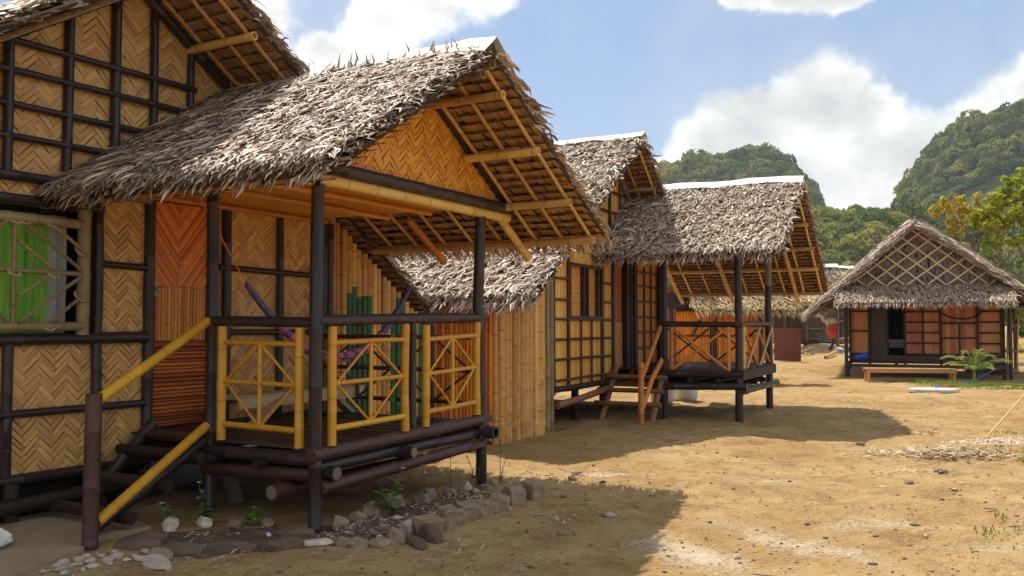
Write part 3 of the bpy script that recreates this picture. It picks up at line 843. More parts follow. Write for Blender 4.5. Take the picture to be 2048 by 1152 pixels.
for y in (-.6, -.2, .3, .8, 1.3):
    pole('rafter', (1.1, y, 3.59), (-.72, y, 2.42), .019, MT['cane_old'], proof, .5, 8)

# --- yellow rail panels
def rail_panel(parent, p0, p1, z0, z1, mat, lift=(0, 0)):
    """square frame with a cross and a diamond of thin canes between two uprights; p0,p1 in plan"""
    A = lambda t, z: (p0[0] + (p1[0] - p0[0]) * t, p0[1] + (p1[1] - p0[1]) * t, z + lift[0] + (lift[1] - lift[0]) * t)
    H = z1 - z0; zt, zm, zb = z1 - .125, z0 + H * .515, z0 + H * .14
    mb = MB()
    J = lambda t, z: tuple(np.array(A(t, z)) + RNG.normal(0, .004, 3))
    mb.tube([A(0, z0), J(0, z0 + H * .35), J(0, z0 + H * .7), A(0, z1)], [.034, .038, .035], 12, .36, jit=.03); mb.tube([A(1, z0), J(1, z0 + H * .4), J(1, z0 + H * .75), A(1, z1)], [.037, .034, .036], 12, .36, jit=.03)
    mb.tube([A(.02, zt), J(.5, zt), A(.98, zt)], .021, 10, .3, jit=.03); mb.tube([A(.02, zm), J(.5, zm), A(.98, zm)], .019, 10, .3, jit=.03); mb.tube([A(.02, zb), J(.5, zb), A(.98, zb)], .024, 10, .3, jit=.03)
    mb.tube([A(.5, zt), A(.5, zb)], .016, 10, .4)
    for a, b in (((.5, zt), (.05, zm)), ((.5, zt), (.95, zm)), ((.05, zm), (.5, zb)), ((.95, zm), (.5, zb))):
        a2 = lerp(A(*a), A(*b), .04); b2 = lerp(A(*a), A(*b), .98)
        mb.tube([a2, b2], .0105, 8, .5)
    return mb.build('rail_panel', mat, parent)
rail_panel(hut, (-.02, .965), (-.02, .145), .60, 1.49, MT['yellow'], (0, -.01))
rail_panel(hut, (.145, -.025), (1.06, -.025), .60, 1.49, MT['yellow'], (0, .015))
rail_panel(hut, (1.355, -.025), (2.185, -.025), .625, 1.50, MT['yellow'], (0, .03))
# far side rail panels (dark and plain) seen through the porch
def plain_rail(parent, p0, p1, z0, z1, mat, r=.022):
    A = lambda t, z: (p0[0] + (p1[0] - p0[0]) * t, p0[1] + (p1[1] - p0[1]) * t, z)
    mb = MB()
    for z in (z1 - .12, (z0 + z1) / 2, z0 + .13): mb.tube([A(0, z), A(1, z)], r, 8, .4)
    mb.tube([A(.5, z0), A(.5, z1)], r, 8, .4)
    for a, b in ((0, .5), (1, .5)): 
        mb.tube([A(a, (z0 + z1) / 2), A(b, z1 - .12)], r * .6, 8); mb.tube([A(a, (z0 + z1) / 2), A(b, z0 + .13)], r * .6, 8)
    return mb.build('rail_panel', mat, parent)
plain_rail(hut, (2.3, .12), (2.3, 1.0), .62, 1.5, MT['brown']); plain_rail(hut, (2.3, 1.08), (2.3, 1.95), .62, 1.5, MT['brown'])
# --- stairs
pole('handrail', (-1.14, .93, .985), (-.03, 1.12, 1.53), .037, MT['yellow'], hut, .5, 12, hollow=True)
pole('handrail', (-1.12, .93, .165), (-.03, 1.12, .70), .037, MT['yellow'], hut, .5, 12, hollow=True)
pole('stringer', (-1.05, 1.14, .05), (.02, 1.16, .60), .05, MT['dark'], hut, .5)
pole('stringer', (-.62, 1.95, -.03), (.12, 1.95, .66), .05, MT['dark'], hut, .5)
for i, (x, z) in enumerate(((-.78, .12), (-.46, .30), (-.16, .47), (.06, .575))):
    pole('tread', (x, 1.02, z), (x + .02, 2.02, z), .048, MT['wood_dark'] if i != 3 else MT['brown'], hut, .6, 10)
# --- main front wall
weave_panel('wall_panel', [(-2.4, .36), (.12, .36), (.12, 1.37), (-2.4, 1.37)], MT['weave'], hut, y=Wy)
weave_panel('wall_panel', [(-.32, 1.40), (.12, 1.40), (.12, 2.62), (-.32, 2.62)], MT['weave'], hut, y=Wy)
weave_panel('wall_panel', [(-2.4, 2.42), (-.33, 2.42), (-.33, 2.62), (-2.4, 2.62)], MT['weave'], hut, y=Wy)
weave_panel('wall_panel', [(-2.4, 1.40), (-1.98, 1.40), (-1.98, 2.40), (-2.4, 2.40)], MT['weave'], hut, y=Wy)
weave_panel('wall_panel', [(.90, .60), (2.46, .60), (2.46, 2.62), (.90, 2.62)], MT['weave'], hut, y=Wy)
weave_panel('gable_panel', [(-2.4, 2.63), (2.46, 2.63), (2.46, 2.80), (.02, 4.42), (-.02, 4.42), (-2.4, 2.86)], MT['weave'], hut, y=Wy, wd=.045)
yb = Wy - .03
for x, z0, z1, r in ((-1.08, .3, 1.39, .04), (-.345, .3, 1.36, .042), (-.345, 1.42, 2.50, .042), (.15, .25, 2.60, .047), (.87, .25, 2.60, .045),
                     (1.02, .55, 2.60, .045), (1.73, .55, 2.60, .038), (2.49, .2, 2.60, .05),
                     (-2.40, .2, 2.86, .05), (-1.12, 2.64, 3.66, .038), (-.64, 2.64, 3.97, .04), (-.2, 2.64, 4.24, .042), (.17, 2.9, 4.28, .036), (.57, 3.1, 4.02, .034), (-1.6, 2.64, 3.36, .036)):
    pole('upright', (x, yb, z0), (x + RNG.normal(0, .008), yb, z1), r, MT['dark'], hut, .5, 12, bend=.01)
for x0, x1, z, r in ((-2.4, .13, .335, .045), (-2.4, .12, .83, .032), (-2.4, .13, 1.39, .05), (-.33, .12, 2.0, .03), (-2.4, -.32, 2.455, .04),
                     (-2.4, -.3, 2.63, .042), (-1.9, .16, 2.925, .028), (-1.9, .2, 3.17, .028), (-1.6, .62, 3.43, .028), (-1.4, .62, 3.66, .028),
                     (.92, 2.47, 2.035, .03), (.92, 2.47, 1.43, .03), (.92, 2.47, .80, .03)):
    zt = RNG.normal(0, .006)
    pole('batten', (x0, yb - .012, z + zt), (x1, yb - .012, z - zt), r, MT['dark'], hut, .5, 10, bend=.006)
pole('gable_rafter', (0.0, yb - .03, 4.41), (1.5, yb - .03, 3.43), .05, MT['dark'], hut, .5)
pole('gable_rafter', (0.0, yb - .03, 4.41), (-2.5, yb - .03, 2.84), .05, MT['dark'], hut, .5)
# underfloor
MB().box((.5, Wy + .05, .47), (.85, .03, .26)).build('skirt_board', MT['wood_dark'], hut)
MB().box((-1.15, Wy + .06, .1), (2.6, .03, .5)).build('skirt_board', MT['black'], hut)  # black sheet standing for the shade of the crawlspace
pole('sill_beam', (-2.5, 1.98, .10), (.1, 1.98, .20), .055, MT['wood_dark'], hut, 0)
for x in (-2.2, -1.05, -.3): pole('stump', (x, 2.05, -.1), (x, 2.05, .32), .06, MT['wood_dark'], hut, 0)
mbs = MB(); mbs.box((1.0, 4.0, .02), (6.8, 3.6, .05)); mbs.box((0, 3.9, .56), (4.8, 3.5, .04)); mbs.build('floor', MT['wood_dark'], hut)
# side and back walls
for x in (-2.45, 2.52): slat_panel('side_wall', 2.16, 5.6, .3, 2.75, x, MT['panel_slat'], hut, .06, frame='y')
slat_panel('back_wall', -2.4, 2.45, .3, 2.8, 5.62, MT['panel_slat'], hut, .06)
# --- door: chevron of slats, upright slats, then level slats
door = bpy.data.objects.new('door', None); COL.objects.link(door); door.parent = hut
dx0, dx1, dy = .20, .815, Wy + .015
for name, flip, x0, x1 in (('door_panel', -1, dx0, .50), ('door_panel', 1, .50, dx1)):
    mb = MB(); L = .9
    for i in range(-6, 40):
        z = 1.2 + i * .042; ang = R_(52)
        cx = (x0 + x1) / 2
        Rm = Matrix.Rotation(-ang * flip if flip < 0 else -ang, 3, 'Y') if flip > 0 else Matrix.Rotation(ang, 3, 'Y')
        mb.box((cx, dy + RNG.normal(0, .003), z), (L, .012, .027), np.array(Rm))
    clip_and_link(mb.mesh(name), [(x0, 1.845), (x1, 1.845), (x1, 2.595), (x0, 2.595)], name, MT['red_slat'], door)
slat_panel('door_panel', dx0 + .05, dx1, 1.36, 1.84, dy, MT['cane_orange'], door, .034, rnd=True)
slat_panel('door_panel', dx0, dx1, .60, 1.35, dy, MT['door_dark'], door, .034, vertical=False, rnd=True)
mb = MB(); mb.box((dx0 + .025, dy - .004, 1.6), (.03, .02, .5)); mb.build('door_edge', MT['wood_grey'], door)
mb = MB(); mb.box((dx0 + .035, dy - .014, 1.80), (.05, .012, .09)); mb.tube([(dx0 + .03, dy - .05, 1.82), (dx0 + .09, dy - .05, 1.815)], .011, 8); mb.tube([(dx0 + .035, dy - .01, 1.82), (dx0 + .035, dy - .055, 1.82)], .009, 8)
mb.build('door_handle', MT['metal'], door)
# --- window: cane grille in a bamboo frame over a dark opening
win = bpy.data.objects.new('window', None); COL.objects.link(win); win.parent = hut
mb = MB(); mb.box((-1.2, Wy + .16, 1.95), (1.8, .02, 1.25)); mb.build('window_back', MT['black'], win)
mb = MB(); mb.box((-.41, Wy - .02, 1.91), (.09, .03, .96)); mb.box((-2.0, Wy - .02, 1.91), (.09, .03, .96)); mb.build('window_jamb', MT['black'], win)
fr = [((-.52, Wy - .10, 1.42), (-.52, Wy - .10, 2.42), .05), ((-1.93, Wy - .1, 1.42), (-1.93, Wy - .1, 2.42), .05),
      ((-1.98, Wy - .12, 2.31), (-.55, Wy - .12, 2.30), .038), ((-1.98, Wy - .12, 1.485), (-.53, Wy - .12, 1.49), .035)]
for a, b, r in fr: pole('window_frame', a, b, r, MT['cane_old'], win, .33, 12, hollow=True)
mb = MB()
yg = Wy - .135
for x in (-1.115, -1.60): mb.tube([(x, yg, 1.48), (x, yg, 2.32)], .019, 8, .3)
mb.tube([(-1.95, yg + .012, 1.915), (-.55, yg + .012, 1.905)], .02, 8, .3)
for a, b in (((-1.06, 2.28), (-.56, 1.93)), ((-.83, 2.28), (-.55, 2.09)), ((-1.09, 2.13), (-.80, 1.93)), ((-.80, 1.9), (-1.08, 1.72)), ((-.56, 1.89), (-1.07, 1.52)), ((-.56, 1.73), (-.82, 1.52)),
             ((-1.17, 2.28), (-1.57, 1.93)), ((-1.57, 1.89), (-1.16, 1.53)), ((-1.64, 2.28), (-1.92, 2.0)), ((-1.64, 1.6), (-1.9, 1.85))):
    mb.tube([(a[0], yg - .01, a[1]), (b[0], yg - .01, b[1])], .0145, 8, .25)
mb.build('window_grille', MT['cane_old'], win)
for x, z in ((-1.115, 2.3), (-1.04, 2.3), (-.83, 2.3), (-.80, 1.91), (-.555, 2.09), (-.555, 1.73), (-1.115, 1.91), (-.83, 1.5)):
    mb = MB()
    for k in (-.008, .0, .008): mb.tube([(x + k + .046 * math.cos(q), Wy - .12 + .046 * math.sin(q) - .005, z + .045 * math.sin(q * 1)) for q in np.linspace(0, 2 * PI, 9)], .004, 5, cap=False)
    mb.build('lashing', MT['plank'], win)
cu = MB()
nx, nz = 120, 10; V = []; U = []
for i in range(nx + 1):
    x = -1.98 + 1.40 * i / nx
    for j in range(nz + 1):
        z = 1.40 + .97 * j / nz
        V.append((x, Wy + .06 + .022 * math.sin(i * .62 + math.sin(i * .21) * 2) * (1.2 - .4 * j / nz) + .010 * math.sin(i * 1.7 + j * .3), z)); U.append((i / nx, j / nz))
cu.add(V, [(i * (nz + 1) + j, (i + 1) * (nz + 1) + j, (i + 1) * (nz + 1) + j + 1, i * (nz + 1) + j + 1) for i in range(nx) for j in range(nz)], U, 0, True)
cu.build('curtain', MT['curtain'], label='bright green curtain with a grey edge hanging behind the bamboo window grille', cat='curtain')
# --- pole infill beside the porch, some poles dipped in green paint
cols = 'nnngggggnnnngggnnngg'
x = 2.56
for i, c in enumerate(cols):
    r = RNG.uniform(.042, .049); zt = 4.36 - .65 * x
    zt = min(zt, 2.9) - RNG.uniform(.0, .04)
    pt = (1.84 + (.1 if i == 4 else 0) - (.25 if i == 12 else 0) + RNG.normal(0, .02), 1) if c == 'g' else None
    pole('bamboo_pole', (x, Wy + .01, -.05), (x + RNG.normal(0, .01), Wy + .01, zt), r, [MT['cane_wall'], MT['green']], hut, .38, 10, paint=pt)
    x += r * 2 + .001
# --- main roof
MR = (0, 1.2, 4.50); mTL = (-4.3, 0, -2.72); mTR = (1, 0, -.65)
m_l = slope_mesh(MR, (0, 1, 0), mTL, 4.9, float(np.linalg.norm(mTL)), 3600, L=(.2, .36), W=(.02, .042), spread=.4, lift=(.01, .06), region=(0, 1.6, 0, 3.2), shingle=.07)
m_a = slope_mesh(MR, (0, 1, 0), mTR, .95, 1.60, 500, spread=.3, ends=(True, False), hang=0, edge=1)
m_b = slope_mesh((0, 2.15, 4.50), (0, 1, 0), mTR, 3.95, 3.1, 900, hang=0, under=False, ends=(False, False))
m_c = slope_mesh((2.6, 2.0, 2.80), (0, 1, 0), mTR, 4.1, 2.06, 900, hang=.14)
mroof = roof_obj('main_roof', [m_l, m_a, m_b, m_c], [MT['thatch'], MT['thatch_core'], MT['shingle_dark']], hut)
ridge_cap((0, 1.2, 4.5), (0, 1, 0), (-1, 0, -.6), (1, 0, -.6), 4.9, .17, mroof, .07)
for y in (1.34, 1.62, 1.92): pole('rafter', (.04, y, 4.40), (1.32, y, 3.57), .02, MT['cane'], mroof, .5, 8)
for y in (1.34, 1.62, 1.92): pole('rafter', (-.04, y, 4.40), (-2.6, y, 2.78), .02, MT['cane_old'], mroof, .5, 8)
for x, z in ((.55, 4.02), (1.02, 3.70)): pole('purlin', (x, 1.24 if x < .8 else 1.85, z), (x, 2.08, z), .038, MT['cane'] if x < .8 else MT['cane_old'], mroof, .42, 12, hollow=True)
for x, z in ((-1.42, 3.60), (-2.1, 3.15)): pole('purlin', (x, 1.24, z), (x, 2.08, z), .038, MT['cane'], mroof, .42, 12, hollow=True)
mb = MB()
for k in range(14):
    a = np.array([2.75 + .1 * k, 1.97, 2.66 - .065 * k]); mb.tube([a, a + np.array([RNG.uniform(.1, .25), RNG.normal(0, .02), RNG.uniform(-.2, -.08)])], .006, 5)
mb.build('eave_twigs', MT['stem_dry'], mroof)

# ================================================================== second hut
hut2 = thing('bamboo_hut', 'second stilt hut, walls gridded in dark squares and porch railed with crossed canes', 'hut', (8.909, -.615, 0), R_(3))
pole('post', (0, 0, -.15), (-.01, 0, 2.58), [.066, .06, .056], MT['dark'], hut2, 0, 12, bend=.015)
pole('post', (0, 1.19, -.15), (0, 1.19, 2.56), .05, MT['dark'], hut2, 0, 12, bend=.01)
MB().tube([(2.42, 0, -.15), (2.42, 0, .9), (2.36, 0, 1.7), (2.40, 0, 2.2)], .062, 12).build('post', MT['dark'], hut2)
pole('post', (2.40, 0, 2.15), (2.43, 0, 2.78), .06, MT['wood_grey'], hut2, 0, 12)
pole('post', (2.4, 2.0, -.15), (2.4, 2.0, 2.6), .055, MT['dark'], hut2, 0)
pole('top_rail', (-.02, 1.27, 1.52), (-.02, -.07, 1.50), .045, MT['dark'], hut2, .5, 12)
pole('top_rail', (-.08, -.02, 1.52), (2.62, -.02, 1.525), .042, MT['brown'], hut2, .5, 12, bend=.01)
pole('top_rail', (2.4, .05, 1.5), (2.4, 2.0, 1.5), .04, MT['dark'], hut2, .5)
pole('floor_beam', (-.03, 1.25, .715), (-.03, -.06, .73), .055, MT['dark'], hut2, .6, 12)
pole('floor_beam', (-.05, 1.45, .51), (-.05, -.14, .545), .055, MT['dark'], hut2, .6, 12)
MB().beam((-.04, -.07, .715), (2.62, -.07, .715), .03, .15).beam((-.08, .02, .80), (2.66, .02, .80), .14, .03).build('fascia_board', MT['wood_dark'], hut2)
pole('lower_brace', (-.06, -.07, .47), (2.75, -.07, .45), .055, MT['dark'], hut2, .6, 12, bend=.02)
for y in (.3, .75): pole('joist', (-.1, y, .63), (2.45, y, .63), .04, MT['wood_dark'], hut2)
for x in (.5, 1.2, 1.9): pole('joist', (x, -.04, .55), (x, 2.05, .6), .045, MT['wood_dark'], hut2)
mbs = MB()
for i in range(52): mbs.box((-.03 + i * .05, 1.06, .765 + RNG.normal(0, .003)), (.043, 2.05, .016))
mbs.build('deck', MT['deck'], hut2)
def cross_rail(parent, p0, p1, z0, z1, n, mat, r=.024):
    A = lambda t, z: (p0[0] + (p1[0] - p0[0]) * t, p0[1] + (p1[1] - p0[1]) * t, z)
    mb = MB()
    mb.tube([A(0, z0), A(0, z1)], r * 1.15, 10, .4); mb.tube([A(1, z0), A(1, z1)], r * 1.15, 10, .4)
    for k in range(n):
        a, b = .04 + .92 * k / n, .04 + .92 * (k + 1) / n
        P, Q = np.array(A(a, z1 - .03)), np.array(A(b, z0 + .02)); off = np.array([p1[1] - p0[1], p0[0] - p1[0], 0.]); off = off / np.linalg.norm(off) * r
        mb.tube([P - off, Q - off], r, 10, .35); P, Q = np.array(A(a, z0 + .02)), np.array(A(b, z1 - .03)); mb.tube([P + off, Q + off], r * .9, 10, .35)
    return mb.build('rail_panel', mat, parent)
cross_rail(hut2, (-.03, 1.06), (-.03, .14), .78, 1.47, 1, MT['cane_orange'])
cross_rail(hut2, (.25, -.03), (2.5, -.03), .80, 1.48, 2, MT['cane'])
cross_rail(hut2, (2.4, .15), (2.4, 1.0), .8, 1.46, 1, MT['brown'], .018); cross_rail(hut2, (2.4, 1.05), (2.4, 1.9), .8, 1.46, 1, MT['brown'], .018)
# steps
lad = bpy.data.objects.new('steps', None); COL.objects.link(lad); lad.parent = hut2
pole('stringer', (-.72, 2.02, -.03), (-.02, 2.0, .84), .05, MT['stair'], lad, .5, 12, hollow=True)
pole('stringer', (-.52, 1.24, -.02), (.14, 1.22, .90), .05, MT['stair'], lad, .5, 12, hollow=True)
for x, z in ((-.60, .26), (-.46, .46), (-.29, .665)):
    pole('tread', (x - .03, 2.16, z), (x - .01, 1.06, z), .038, MT['stair'], lad, .5, 12, hollow=True)
pole('newel', (-.89, 1.29, -.03), (-.87, 1.29, .92), .047, MT['cane_orange'], hut2, .36, 12, hollow=True)
pole('handrail', (-.82, 1.29, .70), (.02, 1.24, 1.52), .034, MT['cane_orange'], hut2, .4, 10)
pole('handrail', (-.86, 1.28, .22), (-.4, 1.26, .68), .04, MT['cane_orange'], hut2, .4, 10)
pole('handrail', (-.42, 1.26, .66), (.14, 1.22, 1.03), .042, MT['cane_orange'], hut2, .4, 10)
# front wall
Wz0 = .60
slat_panel('wall_panel', -2.40, -1.87, Wz0, 2.62, Wy, MT['panel_slat'], hut2, .05)
slat_panel('wall_panel', -1.87, -.50, Wz0, 1.60, Wy, MT['panel_slat'], hut2, .05)
slat_panel('wall_panel', -.50, .0, Wz0, 2.62, Wy, MT['panel_slat'], hut2, .05)
slat_panel('wall_panel', -1.87, -.50, 2.42, 2.62, Wy, MT['panel_slat'], hut2, .05)
slat_panel('wall_panel', 1.16, 2.52, Wz0, 2.62, Wy, MT['cane_orange'], hut2, .05)
slat_poly('gable_panel', [(-2.4, 2.63), (2.4, 2.63), (-.18, 4.38), (-.22, 4.38), (-2.4, 2.97)], Wy, MT['panel_slat'], hut2, .055)
for x, z0, z1, r in ((-2.42, .5, 2.62, .035), (-1.87, Wz0, 2.62, .026), (-.50, Wz0, 2.62, .03), (-.0, .5, 2.62, .036), (1.16, .5, 2.62, .036), (2.5, .2, 2.7, .05),
                     (-1.38, Wz0, 1.60, .018), (-.95, Wz0, 1.60, .018), (1.62, Wz0, 2.62, .022), (2.02, Wz0, 2.62, .022),
                     (-1.42, 2.64, 3.58, .026), (-.82, 2.64, 3.96, .028), (-.14, 2.64, 4.32, .03), (.36, 2.64, 3.96, .026), (.9, 2.64, 3.58, .026)):
    pole('upright', (x, yb, z0), (x, yb, z1), r, MT['brown'] if r < .03 else MT['dark'], hut2, .5, 8)
for z in (.70, 1.0, 1.29, 1.585, 1.87, 2.18):
    for x0, x1 in ((-2.40, -1.87), (-.50, 0)) if z > 1.62 else ((-2.40, 0),):
        pole('batten', (x0, yb - .01, z), (x1, yb - .01, z), .019, MT['brown'], hut2, .5, 8)
for z in (.80, 1.09, 1.37, 1.64, 1.92, 2.20, 2.45): pole('batten', (1.16, yb - .01, z), (2.5, yb - .01, z), .019, MT['dark'], hut2, .5, 8)
for z in (3.03, 3.38, 3.72): pole('batten', (-1.6 + (z - 3) * 1.2, yb - .01, z), (1.7 - (z - 3) * 1.25, yb - .01, z), .02, MT['dark'], hut2, .5, 8)
pole('sill_beam', (-2.45, yb, .575), (2.6, yb, .575), .045, MT['wood_dark'], hut2)
pole('lower_brace', (-2.45, 2.0, .36), (-.5, 2.0, .48), .05, MT['stair'], hut2, .5, bend=.02)
pole('gable_rafter', (-.2, yb - .03, 4.38), (1.6, yb - .03, 3.08), .045, MT['cane_old'], hut2, .5)
pole('gable_rafter', (-.2, yb - .03, 4.38), (-2.5, yb - .03, 2.90), .045, MT['cane_old'], hut2, .5)
win = bpy.data.objects.new('window', None); COL.objects.link(win); win.parent = hut2
for x0, x1, fl in ((-1.83, -1.34, 1), (-1.12, -.72, -1)):
    slat_panel('window_pane', x0, x1, 1.63, 1.98, Wy + .01, MT['cane_orange'], win, .022, vertical=False)
    mb = MB()
    for i in range(-14, 40): mb.box(((x0 + x1) / 2, Wy + .01 + RNG.normal(0, .002), 1.6 + i * .028), (1.0, .01, .02), np.array(Matrix.Rotation(R_(50) * fl, 3, 'Y')))
    mb.box(((x0 + x1) / 2, Wy + .03, 2.2), (.6, .008, .6), mi=1)
    clip_and_link(mb.mesh('window_pane'), [(x0, 1.985), (x1, 1.985), (x1, 2.40), (x0, 2.40)], 'window_pane', [MT['cane_orange'], MT['weave_back']], win)
mb = MB()
for x in (-1.85, -1.29, -1.15, -.69, -.56): mb.box((x, yb - .004, 2.01), (.05, .05, .82))
mb.box((-1.2, yb - .006, 1.615), (1.36, .055, .045)); mb.box((-1.2, yb - .006, 2.41), (1.36, .055, .05)); mb.build('window_frame', MT['dark'], win)
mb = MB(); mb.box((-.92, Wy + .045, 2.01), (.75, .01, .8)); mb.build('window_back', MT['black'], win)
door = bpy.data.objects.new('door', None); COL.objects.link(door); door.parent = hut2
slat_panel('door_panel', .04, .60, .78, 1.55, Wy + .03, MT['panel_red'], door, .035)
slat_panel('door_panel', .04, .60, 1.56, 2.6, Wy + .035, MT['door_dark'], door, .06)
mb = MB()
for x, y in ((.66, 0), (.78, .03), (.92, .02), (1.07, 0)): mb.box((x, Wy - .02 + y, 1.65), (.09, .08, 1.9))
mb.build('door_frame', MT['wood_dark'], door)
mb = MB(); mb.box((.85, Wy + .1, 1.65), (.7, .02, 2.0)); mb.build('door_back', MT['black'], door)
# cane pole infill and side wall
x = -4.13
for i in range(18):
    r = RNG.uniform(.040, .050); last = i > 15; oy = RNG.uniform(-.025, .015) - (.03 if last else 0)
    pole('bamboo_pole', (x, Wy + oy, -.1), (x + RNG.normal(0, .012), Wy + oy, 4.40 - .66 * (-.2 - x) - .14), [r * 1.03, r, r * .94], MT['cane_wall'] if not last else MT['cane_old'], hut2, .38, 10, jit=.03)
    x += 2 * r + .004
MB().box((-3.3, Wy + .07, 1.0), (1.75, .02, 2.2)).build('wall_lining', MT['weave_back'], hut2)
slat_panel('side_wall', 2.12, 5.4, .05, 2.0, -4.18, MT['orange_slat'], hut2, .06, frame='y', rnd=True)
slat_panel('side_wall', 2.12, 5.4, .3, 2.8, 2.55, MT['panel_slat'], hut2, .07, frame='y')
slat_panel('back_wall', -4.15, 2.5, .1, 2.0, 5.42, MT['panel_slat'], hut2, .08)
mbs = MB(); mbs.box((.0, 3.8, .56), (4.8, 3.3, .04)); mbs.build('floor', MT['wood_dark'], hut2)
for x in (-2.2, -1.1, .1): pole('stump', (x, 2.3, -.1), (x, 2.3, .56), .06, MT['wood_dark'], hut2)
# porch roof
P2R = (1.15, -.82, 3.83); T2L = (-1.97, 0, -1.29); T2R = (2.75, 0, -1.67)
l2L = float(np.linalg.norm(T2L)); l2R = float(np.linalg.norm(T2R))
a = slope_mesh(P2R, (0, 1, 0), T2L, 2.95, l2L, 8500, L=(.12, .24), W=(.020, .040), spread=.4, bias=.12, lift=(.01, .08), thick=.09, rows=.0, ends=(True, False), hang=.10, region=(0, 2.95, .10, l2L))
b = slope_mesh(P2R, (0, 1, 0), T2R, 2.95, l2R, 900, ends=(True, True), hang=.05, srow=.105, shingle=.06)
pr2 = roof_obj('porch_roof', [a, b], [MT['thatch'], MT['thatch_core'], MT['shingle_dark']], hut2)
ridge_cap((1.15, -.84, 3.83), (0, 1, 0), (-1, 0, -.78), (1, 0, -.66), 2.95, .21, pr2, .10)
n2 = nrm(np.cross((0, 1, 0), T2R)); n2 = n2 if n2[2] > 0 else -n2
def on2(t, y, h): return on_r(t, y, h, P2R, T2R, n2)
for y in (-.72, -.40, -.05, .32, .68, 1.05, 1.42, 1.8): pole('rafter', on2(.02, y, -.075), on2(.99, y, -.075), .021, MT['cane'], pr2, .5, 8)
for t in (.30, .52, .72, .975): pole('purlin', on2(t, -.78, -.125), on2(t, 2.0, -.125), .03, MT['cane'] if t < .9 else MT['plank'], pr2, .42, 10)
for y in (-.28, .98, 2.02): pole('strut_rafter', on2(.50 if y < 0 else .3, y, -.18), on2(1.04, y, -.17), .034, MT['cane'], pr2, .42, 10)
for y in (-.35, .1, .5, .9, 1.2): pole('strut_rafter', (.0, y, 3.0), (-.66, y, 2.50), .03, MT['cane'], pr2, .42, 8)
pole('purlin', (-.45, -.6, 2.68), (-.45, 2.0, 2.68), .04, MT['cane_old'], pr2, .4, 10)
pole('ridge_pole', (1.15, -.8, 3.73), (1.15, 2.0, 3.73), .04, MT['cane_old'], pr2, .4, 10)
for y in (-.6, 0, .6, 1.2): pole('rafter', (1.1, y, 3.71), (-.72, y, 2.51), .02, MT['cane_old'], pr2, .4, 8)
# main roof
M2 = (-.2, 1.45, 4.49); t2l = (-4.15, 0, -2.69); t2r = (1, 0, -.73)
a = slope_mesh(M2, (0, 1, 0), t2l, 4.2, float(np.linalg.norm(t2l)), 12500, L=(.13, .26), W=(.020, .042), spread=.4, bias=.15, lift=(.01, .08), thick=.09, ends=(True, True), hang=.16, shingle=.075)
b = slope_mesh(M2, (0, 1, 0), t2r, .7, 1.25, 350, ends=(True, False), hang=0)
c = slope_mesh((-.2, 2.15, 4.49), (0, 1, 0), t2r, 3.5, 3.6, 700, hang=0, under=False, ends=(False, False))
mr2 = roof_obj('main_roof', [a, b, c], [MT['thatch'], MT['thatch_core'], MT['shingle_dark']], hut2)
ridge_cap((-.2, 1.43, 4.49), (0, 1, 0), (-1, 0, -.65), (1, 0, -.7), 4.2, .19, mr2, .10)
for y in (1.56, 1.86): pole('rafter', (-.17, y, 4.40), (.85, y, 3.66), .022, MT['cane'], mr2, .5, 8)
pole('purlin', (.55, 1.5, 3.82), (.55, 2.08, 3.82), .035, MT['cane_old'], mr2, .4, 10)
for y in (1.56, 1.86): pole('rafter', (-.23, y, 4.40), (-4.2, y, 1.82), .022, MT['cane_old'], mr2, .5, 8)

# ================================================================== third hut across the lane's end (local x = right, y = away)
RZ = -R_(90) + PHI
X0, Y0 = 9.65, 25.9; RZ3 = RZ - R_(23)
def l3(r, d): return (r - X0, d - Y0)
h3 = thing('bamboo_hut', 'low hut at the lane end with a diamond lattice gable and open doorway', 'hut', street(9.72, 26.3, 0), RZ3)
h3.scale = (.94, 1, 1)
def hut3(x, y, z=0.0):
    """a point given in the third hut's own frame"""
    q = Matrix.Rotation(RZ3, 3, 'Z') @ Vector((x * .94, y, 0)); b_ = street(9.72, 26.3); return (b_[0] + q.x, b_[1] + q.y, z)
yw = 0.55                                             # wall plane, local y
def PX(r): return r - X0
cols3 = [9.78, 10.34, 11.34, 12.36, 13.38, 14.0]
slat_panel('wall_panel', PX(9.80), PX(10.30), .64, 2.2, yw, MT['panel_red'], h3, .11)
slat_panel('wall_panel', PX(11.38), PX(12.36), .64, 2.2, yw, MT['panel_red'], h3, .11)
slat_panel('wall_panel', PX(12.36), PX(13.38), .64, 2.2, yw, MT['panel_red'], h3, .13)
slat_panel('wall_panel', PX(13.38), PX(14.0), .64, 2.2, yw, MT['panel_red'], h3, .11)
for r in (9.78, 10.34, 11.36, 12.36, 13.36, 14.02):
    MB().box((PX(r), yw - .04, 1.25), (.07 if r < 14 else .12, .06, 2.1)).build('upright', MT['wood_dark'], h3)
for r, z0, z1 in ((11.87, .64, 2.2), (12.87, .64, 1.52)): MB().box((PX(r), yw - .035, (z0 + z1) / 2), (.045, .05, z1 - z0)).build('upright', MT['wood_dark'], h3)
def bat(r0, r1, z, h=.045): MB().box((PX((r0 + r1) / 2), yw - .045, z), (r1 - r0, .05, h)).build('batten', MT['wood_dark'], h3)
for z in (.66, 1.32, 1.9): bat(9.82, 10.31, z)
for z in (.66, .98, 1.28, 1.58, 1.88): bat(11.4, 12.33, z)
bat(12.4, 13.32, 1.55, .06); bat(12.4, 13.32, 1.13); bat(12.4, 13.32, .66)
for z in (.70, .98, 1.28, 1.58, 1.88): bat(13.4, 13.96, z)
bat(9.7, 14.1, 2.2, .07)
